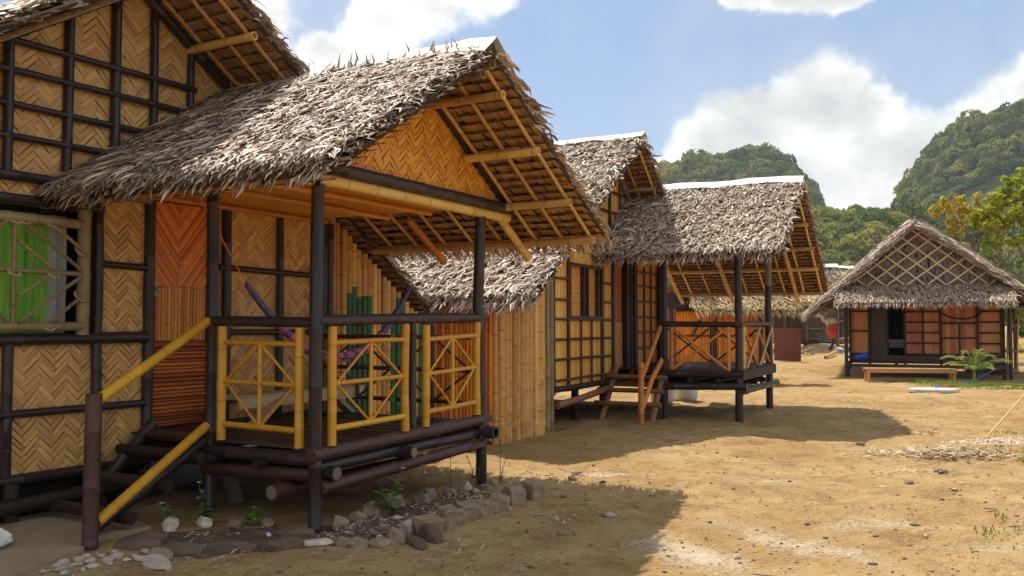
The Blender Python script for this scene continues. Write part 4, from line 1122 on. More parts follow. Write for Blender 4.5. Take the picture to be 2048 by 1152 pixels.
# doorway: open leaf, dark room
dl = MB()
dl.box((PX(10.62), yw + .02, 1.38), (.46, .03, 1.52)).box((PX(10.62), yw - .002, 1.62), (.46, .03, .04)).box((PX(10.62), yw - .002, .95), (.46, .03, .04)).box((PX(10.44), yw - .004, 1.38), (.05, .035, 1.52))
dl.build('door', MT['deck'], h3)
MB().box((PX(10.87), yw + .0, 1.40), (.05, .07, 1.5)).build('door_post', MT['wood_dark'], h3)
# room shell
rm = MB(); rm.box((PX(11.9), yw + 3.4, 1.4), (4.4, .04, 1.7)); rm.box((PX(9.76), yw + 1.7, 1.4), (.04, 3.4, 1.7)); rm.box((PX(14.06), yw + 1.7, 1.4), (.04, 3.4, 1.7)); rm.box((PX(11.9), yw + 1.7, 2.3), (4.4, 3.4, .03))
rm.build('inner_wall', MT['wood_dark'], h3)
# veranda floor and step
fl = MB()
for i in range(8): fl.box((PX(11.9), -.02 + i * .075, .42 + .002 * (i % 2)), (4.45, .07, .03))
fl.build('veranda_floor', MT['wood_dark'], h3)
MB().box((PX(11.9), yw - .02, .52), (4.3, .03, .2)).build('skirt_board', MT['deck'], h3)
MB().box((PX(11.9), -.04, .33), (4.4, .04, .10)).build('fascia_board', MT['deck'], h3)
MB().box((PX(11.9), yw + 1.7, .55), (4.4, 3.4, .05)).build('floor', MT['wood_dark'], h3)
for r in (9.72, 11.1, 12.5, 14.0): MB().box((PX(r), .02, .2), (.10, .10, .44)).build('stump', MT['wood_dark'], h3)
for r in (9.68, 14.16): pole('post', (PX(r), -.03, -.1), (PX(r), -.03, 2.25), .055, MT['dark'], h3, 0)
# thatched gable under a lattice of split cane
yg3 = -.02
GP = [(PX(9.5), 2.58), (PX(14.2), 2.58), (PX(11.72), 4.28), (PX(11.62), 4.28)]
me = bpy.data.meshes.new('gable_thatch')
n = 2600; s = RNG.uniform(PX(9.5), PX(14.1), n); t = RNG.uniform(2.5, 4.3, n)
Pq = np.stack([s, np.full(n, yg3 + .03) - RNG.uniform(0, .03, n), t], 1); ang = RNG.normal(0, .12, n)
Dq = np.stack([np.sin(ang), np.zeros(n), -np.cos(ang)], 1)
v, f = strips(Pq, Dq, np.repeat([[0, -1., 0]], n, 0), RNG.uniform(.18, .34, n), RNG.uniform(.02, .04, n), RNG.uniform(0, .025, n), np.zeros(n), np.zeros(n))
fast_mesh(me, v, f); clip_convex(me, GP)
bm = bmesh.new(); bm.from_mesh(me)
fc = bm.faces.new([bm.verts.new((p[0], yg3 + .06, p[1])) for p in GP]); fc.material_index = 1
bm.to_mesh(me); bm.free(); link('gable_thatch', me, [MT['wood_grey'], MT['thatch_core']], h3)
MT_lat = MT['bench_pale'] = bamboo('split_cane', (.60, .44, .24), (.80, .62, .38), .5, .1, .7, .4, .3, .8)
lt_ = MB()
def clipseg(p, q):
    """keep the stretch of p-q inside the gable triangle"""
    A = np.array(p, float); B = np.array(q, float); t0, t1 = 0., 1.
    tri = [GP[0], GP[1], ((GP[2][0] + GP[3][0]) / 2, 4.28)]
    for i in range(3):
        a = np.array(tri[i]); b = np.array(tri[(i + 1) % 3]); nn = np.array([-(b - a)[1], (b - a)[0]])
        da, db = (A - a) @ nn, (B - a) @ nn
        if da < 0 and db < 0: return None
        if da < 0: t0 = max(t0, da / (da - db))
        elif db < 0: t1 = min(t1, da / (da - db))
    return (A + (B - A) * t0, A + (B - A) * t1) if t1 - t0 > .01 else None
for i in range(-12, 20):
    for sl, dy in ((.72, -.012), (-.78, -.028)):
        x0 = PX(8.0) + i * .56; seg = clipseg((x0, 2.58), (x0 + 6, 2.58 + 6 * sl)) if sl > 0 else clipseg((x0 + 1.2, 2.58), (x0 + 1.2 - 6, 2.58 - 6 * sl))
        if seg is None: continue
        a, b = seg; lt_.beam((a[0], yg3 + dy, a[1]), (b[0], yg3 + dy, b[1]), .012, .042, up=(0, 1, 0)) if False else lt_.tube([(a[0], yg3 + dy, a[1]), (b[0], yg3 + dy, b[1])], .027, 6)
for a, b in (((PX(9.5), 2.58), (PX(14.2), 2.6)), ((PX(9.5), 2.6), (PX(11.67), 4.27)), ((PX(14.2), 2.6), (PX(11.67), 4.27))):
    lt_.tube([(a[0], yg3 - .04, a[1]), (b[0], yg3 - .04, b[1])], .026, 6)
lt_.build('gable_lattice', MT_lat, h3)
# skirt roof of straw over the veranda
sk = slope_mesh((PX(9.45), .02, 2.60), (1, 0, 0), (0, -1.05, -.52), 4.75, 1.16, 3600, L=(.14, .3), W=(.02, .036), spread=.16, lift=(.01, .05), hang=.14, shingle=.08, ends=(True, True))
roof_obj('skirt_roof', [sk], [MT['thatch'], MT['thatch_core'], MT['shingle_dark']], h3)
# big roof
RD = (PX(11.68), -.24, 4.36); tl = (-2.92, 0, -2.43); tr = (3.5, 0, -2.42)
a = slope_mesh(RD, (0, 1, 0), tl, 5.4, float(np.linalg.norm(tl)), 3600, L=(.2, .4), W=(.025, .05), spread=.25, lift=(.0, .05), thick=.2, shingle=.09, srow=.16)
b = slope_mesh(RD, (0, 1, 0), tr, 5.4, float(np.linalg.norm(tr)), 3600, L=(.2, .4), W=(.025, .05), spread=.25, lift=(.0, .05), thick=.2, shingle=.09, srow=.16)
ex = []
for T_ in (tl, tr):                                   # bundled edge along the gable
    Tn = nrm(T_); Nn = np.cross((0, 1, 0), Tn); Nn = Nn if Nn[2] > 0 else -Nn; m = 1500
    t = RNG.uniform(-.1, np.linalg.norm(T_), m); ang = RNG.normal(-.25, .22, m)
    D_ = Tn[None] * np.cos(ang)[:, None] + np.array([0, 1., 0])[None] * np.sin(ang)[:, None]
    P_ = np.array(RD) + Tn * t[:, None] + Nn * RNG.uniform(-.07, .10, m)[:, None] + np.array([0, 1., 0]) * RNG.uniform(-.09, .15, m)[:, None]
    nm = np.repeat(nrm(Nn + np.array([0, -1., 0]))[None], m, 0)
    v, f = strips(P_, D_, nm, RNG.uniform(.3, .6, m), RNG.uniform(.02, .04, m), RNG.uniform(0, .04, m), np.zeros(m), np.zeros(m))
    ex.append((v, f, np.zeros(len(f), int)))
big = roof_obj('main_roof', [a, b] + ex, [MT['thatch'], MT['thatch_core'], MT['shingle_dark']], h3)
for T_ in (tl, tr):
    for t in (.3, .62, .9):
        p = np.array(RD) + np.array(T_) * t; pole('purlin', (p[0], -.18, p[2] - .13), (p[0], 4, p[2] - .13), .04, MT['wood_dark'], big, 0, 8)
mb = MB(); mb.tube([(RD[0], -.26, 4.40), (RD[0], 4.3, 4.42)], .10, 8, jit=.1); mb.build('ridge_roll', MT['thatch'], big)
MB().beam((PX(8.66), -.16, 1.78), (PX(9.7), -.16, 2.62), .05, .16).build('barge_board', MT['wood_grey'], big)
MB().beam((PX(15.0), -.16, 1.9), (PX(14.0), -.16, 2.6), .05, .16).build('barge_board', MT['wood_grey'], big)

# ================================================================== fourth hut, half hidden behind the second
X4, Y4 = 4.25, 22.5
h4 = thing('bamboo_hut', 'orange-walled hut glimpsed through the second porch, ragged straw eave over its front', 'hut', street(X4, Y4, 0), RZ)
slat_panel('wall_panel', .02, 1.05, .56, 2.0, .9, MT['orange_slat'], h4, .05, rnd=True)
slat_panel('wall_panel', 1.05, 2.0, .56, 2.0, .9, MT['orange_slat'], h4, .05, rnd=True)
slat_panel('wall_panel', 2.0, 2.35, .56, 2.0, .9, MT['red_slat'], h4, .05)
for x in (-.12, 1.02, 2.2): pole('post', (x, .84, -.05), (x, .84, 2.1), .045, MT['dark'], h4)
pole('batten', (0, .84, 1.22), (2.0, .84, 1.22), .02, MT['dark'], h4); pole('batten', (.0, .84, 1.9), (2.0, .84, 1.9), .05, MT['wood_dark'], h4)
pole('batten', (.42, .8, 1.22), (.62, .8, 1.62), .035, MT['dark'], h4)
mb = MB()
for i in range(12): mb.box((.95, .05 + i * .075, .52), (2.7, .068, .03))
mb.build('deck', MT['deck'], h4)
MB().beam((-.4, 0, .46), (2.3, 0, .46), .05, .12).build('floor_beam', MT['wood_dark'], h4)
for x in (-.2, 1.0, 2.2): MB().box((x, .05, .2), (.1, .1, .5)).build('stump', MT['wood_dark'], h4)
a = slope_mesh((.35, 2.1, 3.15), (1, 0, 0), (0, -1.75, -1.28), 2.65, 2.2, 2300, L=(.2, .42), W=(.025, .045), spread=.4, bias=.5, lift=(.01, .06), hang=.17, shingle=.08)
r4 = roof_obj('porch_roof', [a], [MT['thatch_straw'], MT['thatch_core'], MT['shingle_dark']], h4)
b = slope_mesh((.55, 1.3, 3.9), (0, 1, 0), (-1.75, 0, -2.2), 3.0, 2.85, 1800, L=(.2, .4), W=(.025, .045), lift=(.01, .06), shingle=.08)
r4m = roof_obj('main_roof', [b], [MT['thatch'], MT['thatch_core'], MT['shingle_dark']], h4)
MB().beam((-.15, 1.24, 2.95), (-1.12, 1.24, 1.72), .04, .09).build('barge_board', MT['panel_red'], r4m)
MB().beam((-.6, .8, 2.02), (.75, .8, 2.02), .05, .16).beam((-.3, .82, 2.2), (.55, .82, 2.2), .03, .3).build('tie_beam', MT['wood_dark'], h4)
slat_panel('side_wall', 1.0, 3.5, .4, 2.4, -.16, MT['panel_red'], h4, .08, frame='y')
slat_panel('back_wall', -.2, 2.9, .4, 2.6, 3.5, MT['panel_red'], h4, .09)

# ================================================================== fifth hut, open veranda with a zigzag rail, and roofs beyond
X5, Y5 = 11.9, 40.0; z5 = .30
h5 = thing('bamboo_hut', 'small grey-walled hut with a red corner post and a zigzag veranda rail', 'hut', street(X5, Y5, z5), RZ)
pole('post', (1.12, 0, -.3), (1.12, 0, 2.35), .075, MT['brown'], h5, 0, 12)
pole('post', (-1.0, 0, -.3), (-1.0, 0, 2.35), .07, MT['plank'], h5, 0, 12)
slat_panel('wall_panel', -.9, .75, 1.0, 2.3, 2.0, MT['wood_grey'], h5, .3)
slat_panel('wall_panel', .85, 2.3, .9, 2.3, 2.2, MT['wood_grey'], h5, .3)
for x in (-.95, .8, 2.35): pole('post', (x, 1.95, -.2), (x, 1.95, 2.4), .06, MT['cane_old'], h5)
for z in (1.02, .55): pole('rail', (-1.0, 1.7, z), (2.4, 1.7, z), .04, MT['cane_old'], h5)
mb = MB()
for i in range(9): mb.tube([(-.95 + i * .37, 1.7, .57 if i % 2 else 1.0), (-.95 + (i + 1) * .37, 1.7, 1.0 if i % 2 else .57)], .03, 6)
mb.build('zigzag_rail', MT['cane_old'], h5)
mb = MB(); mb.tube([(1.12, 0, .75), (.2, .1, .95)], .03, 8); mb.tube([(1.12, 0, .35), (.35, .02, .95)], .03, 8); mb.tube([(1.05, .05, .95), (.3, .05, .25)], .03, 8); mb.build('rail_panel', MT['brown'], h5)
MB().box((.5, 1.0, .42), (3.4, 2.4, .06)).build('deck', MT['wood_dark'], h5)
a = slope_mesh((-1.6, 2.4, 3.5), (1, 0, 0), (0, -2.9, -1.35), 3.4, 3.2, 1500, L=(.3, .6), W=(.04, .08), spread=.3, lift=(.02, .08), hang=.2, shingle=.12, srow=.2)
roof_obj('porch_roof', [a], [MT['thatch_straw'], MT['thatch_core'], MT['shingle_dark']], h5)
MB().beam((-1.1, 0, 2.2), (1.4, 0, 2.2), .08, .14).build('tie_beam', MT['wood_grey'], h5)
for x in (-.5, .3): pole('rafter', (x, -.3, 2.1), (x, 2.3, 3.3), .04, MT['brown'], h5)

h6 = thing('thatched_hut', 'far hut whose straw roof carries a white ridge above the others', 'hut', street(16.6, 47.0, .6), RZ)
a = slope_mesh((-3.2, 2.2, 4.0), (1, 0, 0), (0, -2.6, -2.0), 5.3, 3.28, 2600, L=(.35, .6), W=(.05, .09), spread=.25, lift=(.02, .09), hang=.2, shingle=.14, srow=.25)
b = slope_mesh((-3.2, 2.2, 4.0), (1, 0, 0), (0, 2.6, -2.0), 5.3, 3.28, 100, hang=0, under=False)
r6 = roof_obj('roof', [a, b], [MT['thatch_straw'], MT['thatch_core'], MT['shingle_dark']], h6)
ridge_cap((-3.2, 2.2, 4.0), (1, 0, 0), (0, -1, -.6), (0, 1, -.6), 5.3, .32, r6, .1)
slat_panel('wall_panel', -3.0, 1.9, .2, 2.2, .4, MT['wood_grey'], h6, .25)
for i in range(9): pole('upright', (-2.4 + i * .5, .3, -.4), (-2.4 + i * .5, .3, 2.3), .06, MT['cane_old'] if i % 2 else MT['wood_dark'], h6)
pole('rail', (-2.6, .2, 1.1), (1.9, .2, 1.1), .05, MT['cane_old'], h6)
h7 = thing('thatched_hut', 'grey shaggy roof with a short white ridge just left of the lattice-gabled hut', 'hut', street(13.4, 41.6, .45), RZ)
a = slope_mesh((0, .2, 3.75), (1, 0, 0), (0, -1.5, -1.75), 1.75, 2.3, 900, L=(.25, .45), W=(.04, .07), spread=.3, lift=(.02, .08), hang=.2, shingle=.12, srow=.2)
b = slope_mesh((0, .2, 3.75), (1, 0, 0), (0, 1.5, -1.75), 1.75, 2.3, 60, hang=0, under=False)
r7 = roof_obj('roof', [a, b], [MT['thatch'], MT['thatch_core'], MT['shingle_dark']], h7)
ridge_cap((0, .2, 3.75), (1, 0, 0), (0, -1, -.8), (0, 1, -.8), 1.75, .3, r7, .1)
for x in (.15, 1.6): pole('post', (x, -.1, -.4), (x, -.1, 2.6), .07, MT['wood_grey'], h7)
slat_panel('wall_panel', .1, 1.65, .3, 2.4, .3, MT['wood_grey'], h7, .2)

# ================================================================== things on and about the first porch
t = thing('plank_bench', 'raw plank bench with slanted board legs standing on the nearest porch', 'bench', (0, 0, .595))
mb = MB(); mb.box((1.55, 1.66, .255), (1.75, .26, .04)).box((1.55, 1.54, .20), (1.72, .025, .09)); mb.build('seat', MT['plank'], t)
MB().beam((.62, 1.30, .005), (1.28, 1.60, .24), .04, .13, up=(0, 1, 0)).build('leg', MT['plank'], t)
MB().beam((2.3, 1.62, .005), (2.0, 1.68, .24), .04, .12, up=(0, 1, 0)).build('leg', MT['plank'], t)

ham = thing('hammock', 'rolled hammock of navy and pink cords slung across the nearest porch', 'hammock', (0, 0, 0))
hp = [(.54, 1.30, 1.85), (.80, 1.30, 1.61), (1.02, 1.30, 1.44), (1.30, 1.30, 1.27), (1.60, 1.30, 1.185), (1.90, 1.30, 1.185), (2.2, 1.33, 1.25), (2.5, 1.38, 1.38), (2.75, 1.42, 1.56), (3.0, 1.46, 1.76), (3.2, 1.5, 1.93)]
hp = np.array(hp); k = np.linspace(0, 10, 70)
hs = np.stack([np.interp(k, range(11), hp[:, i]) for i in range(3)], 1)
for _ in range(4): hs[1:-1] = (hs[:-2] + hs[1:-1] * 2 + hs[2:]) / 4
mb = MB()
for j in range(9):
    a = j * 2 * PI / 9; R0 = .025 if j else 0
    q = hs + np.stack([np.zeros(70), R0 * np.cos(a + k * .8), R0 * np.sin(a + k * .8)], 1) * (.55 + .7 * np.sin(k / 10 * PI))[:, None]
    mb.tube(q, [.012, .018, .018, .012], 6, jit=.25)
mb.build('net', MT['hammock'], ham)
MB().tube([(-.04, 1.28, 2.60), (.54, 1.30, 1.86)], .0055, 6).build('rope', MT['rope'], ham)
MB().tube([(3.2, 1.5, 1.93), (3.42, 1.75, 2.16), (3.5, 1.95, 2.2)], .006, 6).build('rope', MT['rope'], ham)
MB().tube([(2.98, 1.0, 2.46), (3.08, 1.02, 2.5), (3.13, 1.05, 2.42), (3.0, 1.06, 2.33), (2.93, 1.1, 2.15)], .004, 5).build('cord', MT['rope'], ham, label='loose end of orange cord knotted round a roof cane')

# poured slab by the stairs
mb = MB(); top = [(-2.6, 1.3), (-1.85, .66), (-1.32, .84), (-.94, 1.08), (-.62, 1.02), (-.45, 1.5), (-.4, 2.15), (-2.6, 2.15)]
m = len(top); V = [(x, y, .035) for x, y in top] + [(x, y, -.1) for x, y in top]
mb.add(V, [tuple(range(m))] + [(i, i + m, (i + 1) % m + m, (i + 1) % m) for i in range(m)]).build('concrete_slab', MT['slab'], kind='structure')
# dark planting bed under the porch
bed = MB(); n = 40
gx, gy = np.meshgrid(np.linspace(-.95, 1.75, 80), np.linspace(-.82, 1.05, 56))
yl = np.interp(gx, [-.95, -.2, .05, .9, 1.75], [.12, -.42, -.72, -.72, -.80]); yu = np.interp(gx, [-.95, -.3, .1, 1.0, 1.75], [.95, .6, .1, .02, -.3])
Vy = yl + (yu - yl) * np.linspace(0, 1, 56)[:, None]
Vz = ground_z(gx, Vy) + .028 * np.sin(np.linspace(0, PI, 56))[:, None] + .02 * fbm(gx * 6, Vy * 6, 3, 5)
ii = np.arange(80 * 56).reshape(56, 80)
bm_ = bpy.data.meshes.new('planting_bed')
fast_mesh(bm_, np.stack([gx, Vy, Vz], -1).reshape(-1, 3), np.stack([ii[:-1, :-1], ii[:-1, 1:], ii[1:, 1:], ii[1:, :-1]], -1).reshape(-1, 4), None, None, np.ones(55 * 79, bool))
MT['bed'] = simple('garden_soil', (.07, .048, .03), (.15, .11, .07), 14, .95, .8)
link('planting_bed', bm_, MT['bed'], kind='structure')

# ---- stones
def rock_mesh(name, size, seed, square=0.0, sub=3):
    rg = np.random.default_rng(seed); bm = bmesh.new()
    bmesh.ops.create_icosphere(bm, subdivisions=sub, radius=1)
    o = rg.uniform(0, 50, 3)
    planes = [(nrm(rg.normal(0, 1, 3)), rg.uniform(.62, .85)) for _ in range(9)] if square < .8 else [(nrm(rg.normal(0, 1, 3)), rg.uniform(.95, 1.15)) for _ in range(6)]
    for v in bm.verts:
        p = np.array(v.co)
        if square: p = np.sign(p) * np.abs(p) ** (1 - square * .55); p = p / max(1e-6, np.max(np.abs(p))) * (.9) if square > .8 else p
        for nn, dd in planes:
            k_ = p @ nn
            if k_ > dd: p = p - nn * (k_ - dd) * .85
        q = p * 1.7 + o
        p = p * (1 + .20 * float(fbm(np.array([q[0] + q[2]]), np.array([q[1] - q[2]]), 3, 2)[0]) + .14 * float(fbm(np.array([q[0] * 3.1 - q[2]]), np.array([q[1] * 3.1 + q[2] * 2]), 3, 6)[0]))
        v.co = Vector(p * np.array(size))
    me = bpy.data.meshes.new(name); bm.to_mesh(me); bm.free(); return me
def stone(name, label, cat, loc, size, rz, mat, seed, square=.5, group=None, tilt=0, sub=3):
    o = link(name, rock_mesh(name, size, seed, square, sub), mat, None, label, cat, group)
    o.location = loc; o.rotation_euler = (tilt, tilt * .6, rz); return o
G1 = 'stones edging the flower bed'
KERB = [  # x, y, length/2, width/2, height/2, rot, label, material
    (1.86, -.80, .10, .085, .105, 70, 'squarish grey kerb block at the far right end of the bed edge', 'stone'),
    (1.60, -.76, .10, .085, .09, 60, 'second kerb block from the far right end, upright and rounded', 'stone'),
    (1.33, -.78, .13, .10, .085, 30, 'broad sloping kerb stone third from the far end of the edge', 'stone'),
    (1.07, -.77, .09, .08, .08, 60, 'small kerb stone wedged between two larger ones at mid edge', 'stone'),
    (.90, -.75, .10, .085, .08, 50, 'worn kerb stone just left of the small wedged one', 'stone'),
    (.63, -.75, .13, .09, .09, 55, 'pale cracked kerb block at the middle of the bed edge', 'stone'),
    (.36, -.76, .12, .10, .085, 60, 'tall lumpy kerb stone above the dark leaning slab', 'stone'),
    (.22, -.86, .18, .05, .09, 62, 'dark earth-brown slab leaning along the outside of the bed', 'brick'),
    (.02, -.90, .17, .05, .05, 60, 'low dark slab lying half buried at the corner of the bed', 'brick'),
    (.05, -.70, .11, .085, .075, 40, 'olive grey boulder at the near corner of the bed', 'stone'),
    (.33, -.60, .085, .07, .075, 20, 'smooth blue-white cobble on top of the near bed edge', 'stone_pale'),
    (.47, -.50, .09, .07, .055, 80, 'flat rubble stone behind the blue-white cobble', 'stone'),
    (-.08, -.66, .09, .07, .05, 0, 'pale knobbly rock cluster in front of the corner post, right lump', 'stone'),
    (-.16, -.56, .09, .075, .055, 50, 'pale knobbly rock cluster in front of the corner post, middle lump', 'stone'),
    (-.19, -.44, .09, .06, .045, 90, 'pale knobbly rock cluster in front of the corner post, left lump', 'stone'),
    (-.30, -.26, .15, .07, .03, 120, 'flat cream capped stone lying before the corner post', 'shell'),
    (.17, -.08, .085, .07, .07, 20, 'round grey stone touching the right side of the corner post', 'stone'),
    (.36, -.10, .07, .07, .06, 70, 'brown stone next to the round one by the corner post', 'stone'),
    (.62, -.02, .13, .09, .09, 40, 'wide grey boulder on the inner side of the bed by the white-flowered herb', 'stone'),
    (.93, -.02, .12, .08, .085, 60, 'rounded inner boulder behind the white-flowered herb', 'stone'),
    (1.22, -.08, .16, .08, .055, 35, 'long low inner boulder towards the far post', 'stone'),
    (1.42, -.02, .11, .07, .08, 40, 'peaked pale rock in the inner row', 'stone'),
    (1.62, -.12, .10, .07, .06, 60, 'flat stone just left of the white rock in the inner row', 'stone'),
    (1.86, -.10, .11, .075, .09, 50, 'white and purple-grey rock in the inner row of the bed', 'stone_pale'),
    (2.22, -.18, .08, .05, .045, 30, 'small grey stone at the foot of the far post', 'stone'),
    (2.05, -.22, .07, .05, .045, 80, 'second small stone left of the far post foot', 'stone'),
]
for i, (x, y, a, b, c, rz, lb, mt) in enumerate(KERB):
    stone('kerb_stone', lb, 'stone', (x, y, gz(x, y) + c * (.55 if i < 7 else .3)), (a * 1.0, b * .95, c * 1.05), R_(rz), MT[mt], 100 + i, .9 if i < 7 else .5, G1, R_(RNG.uniform(-6, 6)))
BR = [(-.52, -.16, 64, 'brown clay block edging the bed left of the corner post'), (-.74, .06, 50, 'long brown clay block edging the bed below the pink flowers'), (-.94, .30, 52, 'dark mossy clay block with a chipped end at the near bed edge'),
      (-1.04, .62, 40, 'dark clay block leaning at the foot of the stair post'), (-.86, .78, 46, 'dark clay block behind the stair post towards the stairs'), (-.20, .02, 75, 'half sunken timber-brown block behind the cream capped stone')]
for i, (x, y, rz, lb) in enumerate(BR):
    stone('clay_block', lb, 'block', (x, y, gz(x, y) + .015), (.165, .065, .06), R_(rz - 90), MT['brick'], 200 + i, .7, 'clay blocks edging the flower bed', R_(RNG.uniform(-4, 4)))
for i, (x, y, s_, lb, mt) in enumerate([(-1.13, .30, .085, 'tan angular rock beside the white pebbles', 'stone'), (-1.26, .14, .085, 'long white shard lying in front of the clay blocks', 'stone_pale'),
                                 (-.56, .88, .085, 'white spiky shell under the violet flower near the stairs', 'shell'), (-.36, .76, .075, 'white curled shell under the twin flower plant', 'shell'), (-.42, .50, .05, 'brown lump of soil between the shells', 'brick'),
                                 (-.23, .58, .07, 'grey flat stone right of the curled shell', 'stone'), (-.06, .42, .06, 'grey stone near the low green herb', 'stone')]):
    stone('rock', lb, 'rock', (x, y, gz(x, y) + s_ * .4), (s_ * 1.25, s_ * .7, s_ * .62), RNG.uniform(0, 3), MT[mt], 260 + i, .2, None, R_(RNG.uniform(-14, 14)))
# white pebbles at the slab edge: one of each shape, then copies
pb = [rock_mesh('pebble', (.042, .03, .02), 300 + i, .3, 2) for i in range(4)]
PEB = [(-1.22, .62), (-1.25, .54), (-1.31, .62), (-1.36, .70), (-1.33, .52), (-1.42, .58), (-1.43, .68), (-1.50, .60), (-1.52, .70), (-1.47, .48), (-1.58, .66), (-1.62, .56), (-1.55, .45), (-1.70, .62), (-1.27, .42), (-1.18, .46),
       (-1.39, .42), (-1.2, .38), (-1.66, .47), (-1.1, .46), (-.62, .52), (-.57, .46), (-.66, .44), (-.52, .54), (-.46, .40), (-.40, .36), (-.60, .60), (-.5, .34)]
for i, (x, y) in enumerate(PEB):
    o = bpy.data.objects.new('pebble', pb[i % 4]); COL.objects.link(o)
    if not pb[i % 4].materials: pb[i % 4].materials.append(MT['stone_pale'])
    sc = RNG.uniform(.55, 1.15) * (.5 if i >= 20 else 1); o.scale = (sc, sc, sc); o.location = (x, y, max(gz(x, y), .0) + .012); o.rotation_euler = (0, 0, RNG.uniform(0, 6))
    if i < 20: tag(o, 'whitish pebble strewn along the edge of the poured slab by the stair post', 'pebble', 'white pebbles by the stair post')
    else: tag(o, 'tiny white pebble on the soil in front of the two shells', 'pebble', 'white pebbles by the shells')
# ---- flowers in the bed
def herb(label, x, y, h, nl, flowers, spread=.09, lean=(0, 0), group='flowering herbs in the bed', stemm='stem', leaf=.042):
    t = thing('flowering_herb', label, 'plant', (x, y, gz(x, y) + .01), RNG.uniform(0, 6) * 0, group)
    mb = MB(); lf = MB(); tops = []
    for k in range(max(1, len(flowers))):
        fx, fy, fz = flowers[k][:3] if flowers else (lean[0], lean[1], h)
        mb.tube([(0, 0, -.03), (fx * .4, fy * .4, fz * .55), (fx, fy, fz)], [.005, .0035, .0025], 6); tops.append((fx, fy, fz))
    mb.build('stem', MT[stemm], t)
    for k in range(nl):
        tp = tops[k % len(tops)]; q = RNG.uniform(.35, .95); a = RNG.uniform(0, 2 * PI)
        c = np.array(tp) * q + np.array([RNG.normal(0, .012), RNG.normal(0, .012), 0])
        d = np.array([math.cos(a), math.sin(a), RNG.uniform(-.1, .5)]); d /= np.linalg.norm(d); sdv = np.cross(d, [0, 0, 1.]); sdv /= np.linalg.norm(sdv)
        L = leaf * RNG.uniform(1.1, 1.9); W = L * .27; up = np.array([0, 0, 1.])
        P = [c, c + d * L * .35 - sdv * W + up * .004, c + d * L * .35 + sdv * W + up * .004, c + d * L * .75 - sdv * W * .8 - up * .002, c + d * L * .75 + sdv * W * .8 - up * .002, c + d * L - up * .012]
        lf.add(P, [(0, 1, 2), (1, 3, 4, 2), (3, 5, 4)])
    if nl: lf.build('foliage', MT['herb'], t)
    for (fx, fy, fz, mt, sz) in [f for f in flowers if len(f) == 5]:
        fb = MB()
        for p in range(5):
            a = p * 2 * PI / 5; d = np.array([math.cos(a) * .75 - .35 * .0, math.sin(a) * .75, .25]); s2 = np.array([-math.sin(a), math.cos(a), 0])
            d = d + np.array([-.2, -.35, .1]); c = np.array([fx, fy, fz])
            fb.add([c, c + d * sz * .6 - s2 * sz * .42, c + d * sz + s2 * .0, c + d * sz * .6 + s2 * sz * .42], [(0, 1, 2, 3)])
        fb.build('blossom', MT[mt], t)
herb('leafy herb with one violet blossom above the white shell nearest the stairs', -.55, .93, .16, 26, [(-.02, .03, .17, 'flower', .03), (.04, -.02, .08)])
herb('herb with two pink-violet blossoms, one above the other, beside the curled shell', -.32, .80, .3, 34, [(-.03, .03, .31, 'flower_pale', .026), (-.02, .0, .15, 'flower_pale', .022), (.06, -.03, .1)])
herb('low leafy herb with a tiny white blossom left of the corner post', -.12, .50, .11, 26, [(0, 0, .13, 'flower_pale', .016), (.05, -.03, .1), (-.05, .02, .08)])
herb('bright green bushy herb with two pale blossoms growing behind the bed stones', .62, -.16, .26, 34, [(-.03, .03, .27), (.16, -.05, .36, 'flower_pale', .026), (.10, -.06, .20, 'flower_pale', .024), (-.02, .0, .24)], leaf=.055)
herb('thin herb with two small pale blossoms between the inner boulders', 1.02, -.22, .38, 6, [(.05, .0, .42, 'flower_pale', .028), (.03, -.02, .27, 'flower_pale', .022)])
herb('bare dry-stemmed herb just left of the far porch post', 2.02, -.12, .38, 10, [(-.09, .06, .34), (.10, -.05, .33), (.03, .02, .22)], stemm='stem_dry', leaf=.03)
herb('bare dry-stemmed herb just right of the far porch post', 2.42, -.14, .34, 6, [(.01, .0, .40), (.07, -.04, .24)], stemm='stem_dry', leaf=.03)
herb('wilted stalk standing farthest left of the dry herbs', 1.75, -.02, .36, 4, [(.0, .0, .40)], stemm='stem_dry', leaf=.03)
fb = MB(); c = np.array([-.42, .05, gz(-.42, .05) + .05])
for p in range(5):
    a = p * 2 * PI / 5; d = np.array([math.cos(a), math.sin(a) * .6 - .3, math.sin(a) * .6 + .2]) * .024; s2 = np.array([-math.sin(a), math.cos(a) * .6, math.cos(a) * .5]) * .014
    fb.add([c, c + d * .6 - s2, c + d, c + d * .6 + s2], [(0, 1, 2, 3)])
fb.add([c + (0, 0, -.05), c + (.004, 0, -.05), c], [(0, 1, 2)])
fb.build('fallen_blossom', MT['flower'], label='single violet blossom lying on a clay block left of the corner post', cat='flower')
